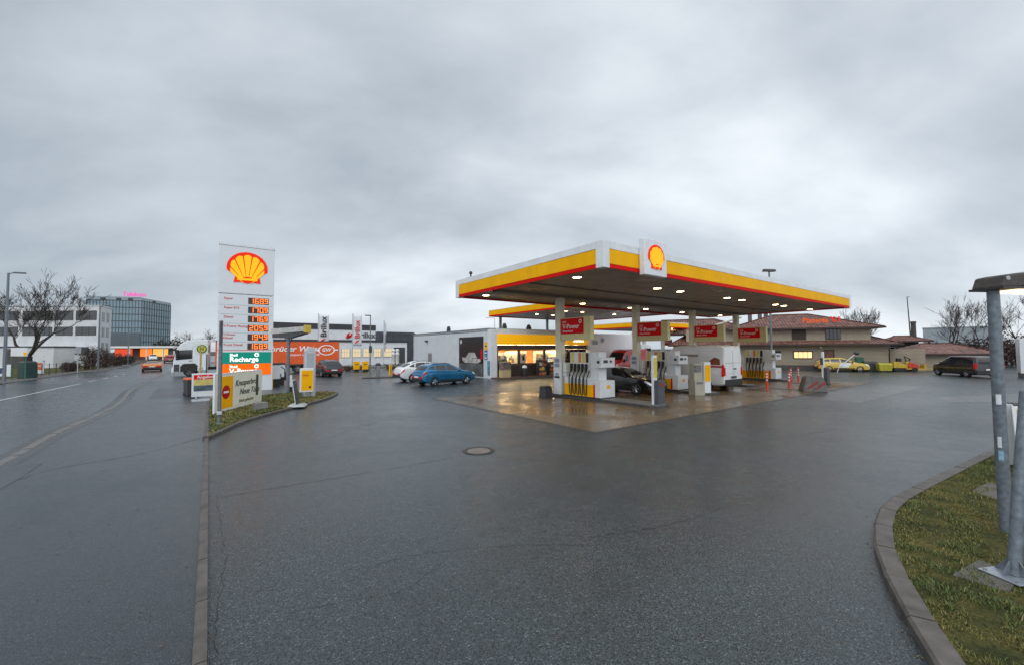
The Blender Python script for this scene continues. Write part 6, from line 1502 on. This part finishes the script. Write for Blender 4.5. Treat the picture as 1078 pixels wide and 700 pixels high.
# small yellow machines
g = G(952, 390.8)
t = thing('mini_excavator', 'small yellow digger with folded black arm beside the yellow container', 'digger', g + Vector((-.2, .2, 0)), ang(hd)); MY = pm('machine yellow', (.55, .37, .03), .5, var=.25, dirt=.4)
for s in (-.4, .4):
    b = MB(); b.prism([(-.6, .0), (.6, 0), (.72, .15), (.6, .32), (-.6, .32), (-.72, .15)], s - .14, s + .14, 'xz'); b.build('track', M_BLACK, t, bevel=.03)
b = MB(); b.prism([(-.7, .36), (.5, .36), (.5, .7), (.1, .75), (-.2, 1.0), (-.7, .95)], -.42, .42, 'xz'); b.build('body', MY, t, bevel=.04)
b = MB(); b.tube([(.4, 0, .6), (.8, 0, 1.25), (.35, 0, 1.55), (.5, 0, 1.0)], [.09, .08, .07, .05], 6); b.build('arm', M_BLACK, t); b = MB(); b.bx(.38, .7, -.2, .2, .75, 1.05, taper=(.5, 1)); b.build('bucket', MY, t)
b = MB(); b.bx(-.3, .05, -.2, .2, 1.0, 1.35); b.build('seat', M_BLACK, t, bevel=.04)
g = G(963, 391)
t = thing('trailer_machine', 'low yellow machine trailer with a bright red engine cover', 'machine', g, ang(hd)); t.scale = (.8, .8, .8)
b = MB(); b.bx(-1.0, 1.0, -.5, .5, .3, .45); b.tube([(1.0, 0, .4), (1.9, 0, .35)], .05, 6); b.bx(.75, .95, -.5, .5, .45, .95); b.build('frame', MY, t)
b = MB(); b.prism([(-.75, .46), (.4, .46), (.15, .95), (-.45, 1.2), (-.75, .8)], -.4, .4, 'xz'); b.build('engine_cover', pm('machine red', (.50, .05, .02), .5, var=.2), t, bevel=.05)
for s in (-.55, .55): b = MB(); b.lathe([(0, -.08), (.28, -.08), (.28, .08), (0, .08)], 16, axis='y', c=(-.2, s, .28)); b.build('wheel', M_BLACK, t)
g = G(876, 391.5); t = thing('tilted_pole', 'pale tilted pole with a lamp head standing before the restaurant door', 'pole', g + Vector((.2, -.4, 0)), ang(hd)); b = MB(); b.tube([(0, 0, 0), (.15, 0, .5), (1.55, 0, 1.85)], .045, 6); b.build('pole', M_ALU, t); b = MB(); b.ball((1.62, 0, 1.92), .26, .16, .2); b.build('head', M_DGREY, t, smooth=True)
# low tiled garage, dark van stands in front
GA = at(964, 385, 43.5); GA.z = 0
t = thing('low_garage', 'low garage with a shallow red tiled roof behind the dark van', 'garage', GA, -.12)
b = MB(); b.bx(.3, 8.0, .5, 5, -.05, 1.75); b.build('wall', M_BEI, t); hip_roof(t, 0, 8.4, 0, 5.6, 1.78, 2.85, 2.6, 'roof')
# tall double lamp behind the canopy
g = at(812.8, 390, 38.5); g.z = 0
t = thing('street_lamp', 'tall lamp post with twin flat heads rising above the front canopy', 'street lamp', g, .15); b = MB(); b.tube([(0, 0, 0), (0, 0, 5), (0, 0, 9.6)], [.11, .09, .07], 8); b.build('pole', M_GALV, t, smooth=True); b = MB(); b.bx(-.62, .62, -.2, .2, 9.6, 9.82, taper=(.92, .7)); b.build('lamp_head', M_DGREY, t, bevel=.04)
# far things on the right
t = thing('thin_mast', 'thin tall dark mast beside the old chimney', 'mast', at(960.5, 370, 75).xy.to_3d()); b = MB(); b.tube([(0, 0, 0), (-.3, 0, 6), (-.55, 0, 11.6)], [.12, .1, .06], 6); b.tube([(-.55, 0, 11.5), (-.1, 0, 11.55)], .05, 5); b.build('mast', M_DGREY, t)
t = thing('brick_chimney', 'short dark chimney stack behind the restaurant yard', 'chimney', at(962.7, 370, 95).xy.to_3d()); b = MB(); b.lathe([(.55, -.1), (.45, 7.8), (.52, 7.8), (.52, 8.3), (.3, 8.3)], 12); b.build('stack', pm('sooty brick', (.07, .06, .055), .8, var=.3), t)
t = thing('warehouse', 'plain pale grey warehouse far behind the bare trees', 'warehouse', at(972.5, 372, 118).xy.to_3d(), -.8); b = MB(); b.bx(0, 13, 0, 20, -.1, 7.6); b.build('wall', brickmat('grey sheet wall', (.30, .335, .355), (.29, .325, .345), (.2, .22, .24), 1, 2.4, 30, .01, .5, .1, 0, .12, rot=(PI / 2, 0, 0)), t); b = MB(); b.bx(-.1, 13.1, -.1, 20.1, 7.6, 7.9); b.build('roof_edge', M_GREYM, t)
for i, (px, Y, h, sp, sd2, lb) in enumerate(((1003, 62, 9.0, .62, 31, 'left of three bare trees behind the low garage'), (1029, 60, 8.8, .7, 32, 'middle of three bare trees behind the low garage'), (1079, 52, 8.6, .8, 33, 'rightmost bare tree, behind the white container'), (905, 70, 8.9, .45, 34, 'slender bare tree behind the restaurant roof, left one'), (913, 72, 8.4, .5, 35, 'slender bare tree behind the restaurant roof, right one'))):
    P = at(px, 372, Y); P.z = -.05; bare_tree(P, h, sp, sd2, lb, .16, .26, 5, upright=.55)
for i, (px, Y, sx_, h, lb) in enumerate(((985, 70, 9, 3.1, 'distant reddish scrub left of the bare trees'), (1018, 66, 10, 3.9, 'reddish scrub under the bare trees'), (1052, 60, 10, 4.8, 'tall reddish hedge seen behind the steel lamp post'), (1085, 50, 9, 5.0, 'tall reddish hedge behind the white container'))):
    P = at(px, 372, Y); P.z = -.05; bush(P, -.3, sx_, 3, h, 'red', 80 + i, lb, 'hedge', 'hedge', 2600, .16, clumps=14)
g = G(1075, 398.5)
t = thing('site_container', 'white box container on a dark base at the right edge', 'container', g, -.8); b = MB(); b.bx(0, 4.5, 0, 2.3, .42, 3.1); b.build('box', M_WHITE, t, bevel=.03); b = MB(); b.bx(.05, 4.45, .05, 2.25, 0, .42); b.build('base', M_DGREY, t)

# ------------------------------------------------------------------ right foreground on the grass
g = G(1059.5, 560, .085)
t = thing('park_lamp', 'weathered galvanised lamp post with a brown mast lamp in the right foreground', 'lamp post', g, ang(Vector((1, .12, 0))))
top = 3.19
b = MB(); b.tube([(0, 0, -.05), (-.01, 0, 1.5), (-.015, 0, top)], [.064, .062, .060], 20); po = b.build('pole', M_GALV, t, smooth=True)
b = MB()
b.prism([(-.115, top - .005), (-.09, top - .02), (.95, top + .03), (.95, top + .22), (.1, top + .17), (-.05, top + .14), (-.085, top + .06)], -.17, .17, 'xz'); hd_ = b.build('lamp_housing', pm('weathered brown housing', (.055, .042, .034), .55, var=.55, scale=8, bump=.3, dirt=.4), t, bevel=.02)
b = MB(); b.bx(-.13, .98, -.185, .185, top - .035, top - .006); b.build('rim', pm('dark rim', (.03, .026, .024), .5), hd_)
b = MB(); b.bx(.15, .92, -.15, .15, top - .06, top - .036); b.build('lens', em('lamp glow', (1.0, .72, .42), 2.2, (.6, .5, .4)), hd_, bevel=.01)
b = MB(); b.bx(.55, .96, -.175, .175, top + .04, top + .235); b.build('glass_hood', pm('pale hood', (.35, .38, .4), .3, var=.2), hd_, bevel=.03)
b = MB(); b.ball((-.03, -.172, top + .10), .035, .006, .03); b.build('lichen_spot', pm('pale spot', (.4, .4, .4), .6), hd_)
b = MB(); pole_r = .0645
def decal(a0, a1, z0, z1, m, name):
    q = MB(); n = 6; vs = []
    for z in (z0, z1):
        for i in range(n + 1):
            a = a0 + (a1 - a0) * i / n; vs.append((pole_r * math.cos(a) - .012, pole_r * math.sin(a), z))
    q.add(vs, [(i, i + 1, n + 2 + i, n + 1 + i) for i in range(n)]); q.build(name, m, po)
decal(PI * 1.06, PI * 1.30, 1.66, 1.79, M_WHITE, 'torn_sticker'); decal(PI * 1.04, PI * 1.22, 1.10, 1.24, M_WHITE, 'torn_sticker'); decal(PI * 1.05, PI * 1.28, .93, 1.06, pm('faded blue sticker', (.25, .42, .55), .5, var=.5, scale=20), 'torn_sticker')
g = G(1066, 606, .104)
t = thing('sign_post', 'leaning steel post on a bolted base plate in the right foreground', 'sign post', g, .15)
b = MB(); b.bx(-.19, .24, -.17, .17, .0, .014); b.build('base_plate', pm('bright galvanised plate', (.42, .46, .50), .35, .6, var=.2, scale=9), t, bevel=.003)
for x in (-.15, .19):
    for y in (-.13, .13): b = MB(); b.lathe([(.016, .014), (.016, .03), (.0, .032)], 6, c=(x, y, 0)); b.build('bolt', M_GREYM, t)
b = MB(); b.tube([(0.02, 0, .01), (.20, .03, .9), (.43, .07, 1.9)], [.056, .054, .052], 20); b.build('post', M_GALV, t, smooth=True)
for a in (0, PI / 2, PI, 1.5 * PI):
    b = MB(); c, s = math.cos(a), math.sin(a); b.prism([(.05, .012), (.16, .012), (.05, .16)], -.006, .006, 'xz'); b.v = [(x * c - y * s + .02, x * s + y * c, z) for x, y, z in b.v]; b.build('gusset', M_GALV, t)
for pts, z, lb in ([(1002, 604), (1030, 588), (1075, 606), (1062, 622)], .10, 'foot'), ([(1022, 516), (1040, 507), (1064, 512), (1052, 526)], .095, 'slab'):
    q = [G(px, py, z) for px, py in pts]; c = sum(q, Vector()) / 4; b = MB(); b.prism([(p.x - c.x, p.y - c.y) for p in q], -.05, .0, 'xy'); o = b.build('paving_slab', M_KERB, loc=(c.x, c.y, z), fixn=True, bevel=.01); tag(o, 'rough concrete slab sunk in the grass under the leaning steel post' if lb == 'foot' else 'small grey slab in the grass left of the lamp post foot', 'slab')
g = G(1067, 494, .085)
t = thing('pavement_sign', 'white A shaped board with a yellow face behind the steel posts', 'pavement sign', g, -.55)
for s, nm in ((1, 'front_panel'), (-1, 'back_panel')):
    b = MB(); M_ = Matrix.Translation((.35, s * -.19, .66)) @ Matrix.Rotation(s * -.16, 4, 'X'); b.obox(M_, .75, .05, 1.25); pn = b.build(nm, M_WHITE, t, bevel=.01)
    b = MB(); M_ = Matrix.Translation((.35, s * -.222, .66)) @ Matrix.Rotation(s * -.16, 4, 'X'); b.obox(M_, .62, .008, 1.08); b.build('yellow_face', M_YEL, pn)
b = MB(); b.tube([(.0, -.1, 1.28), (.7, -.1, 1.28)], .03, 6); b.tube([(.0, .1, 1.28), (.7, .1, 1.28)], .03, 6); b.build('hinge', M_DGREY, t)
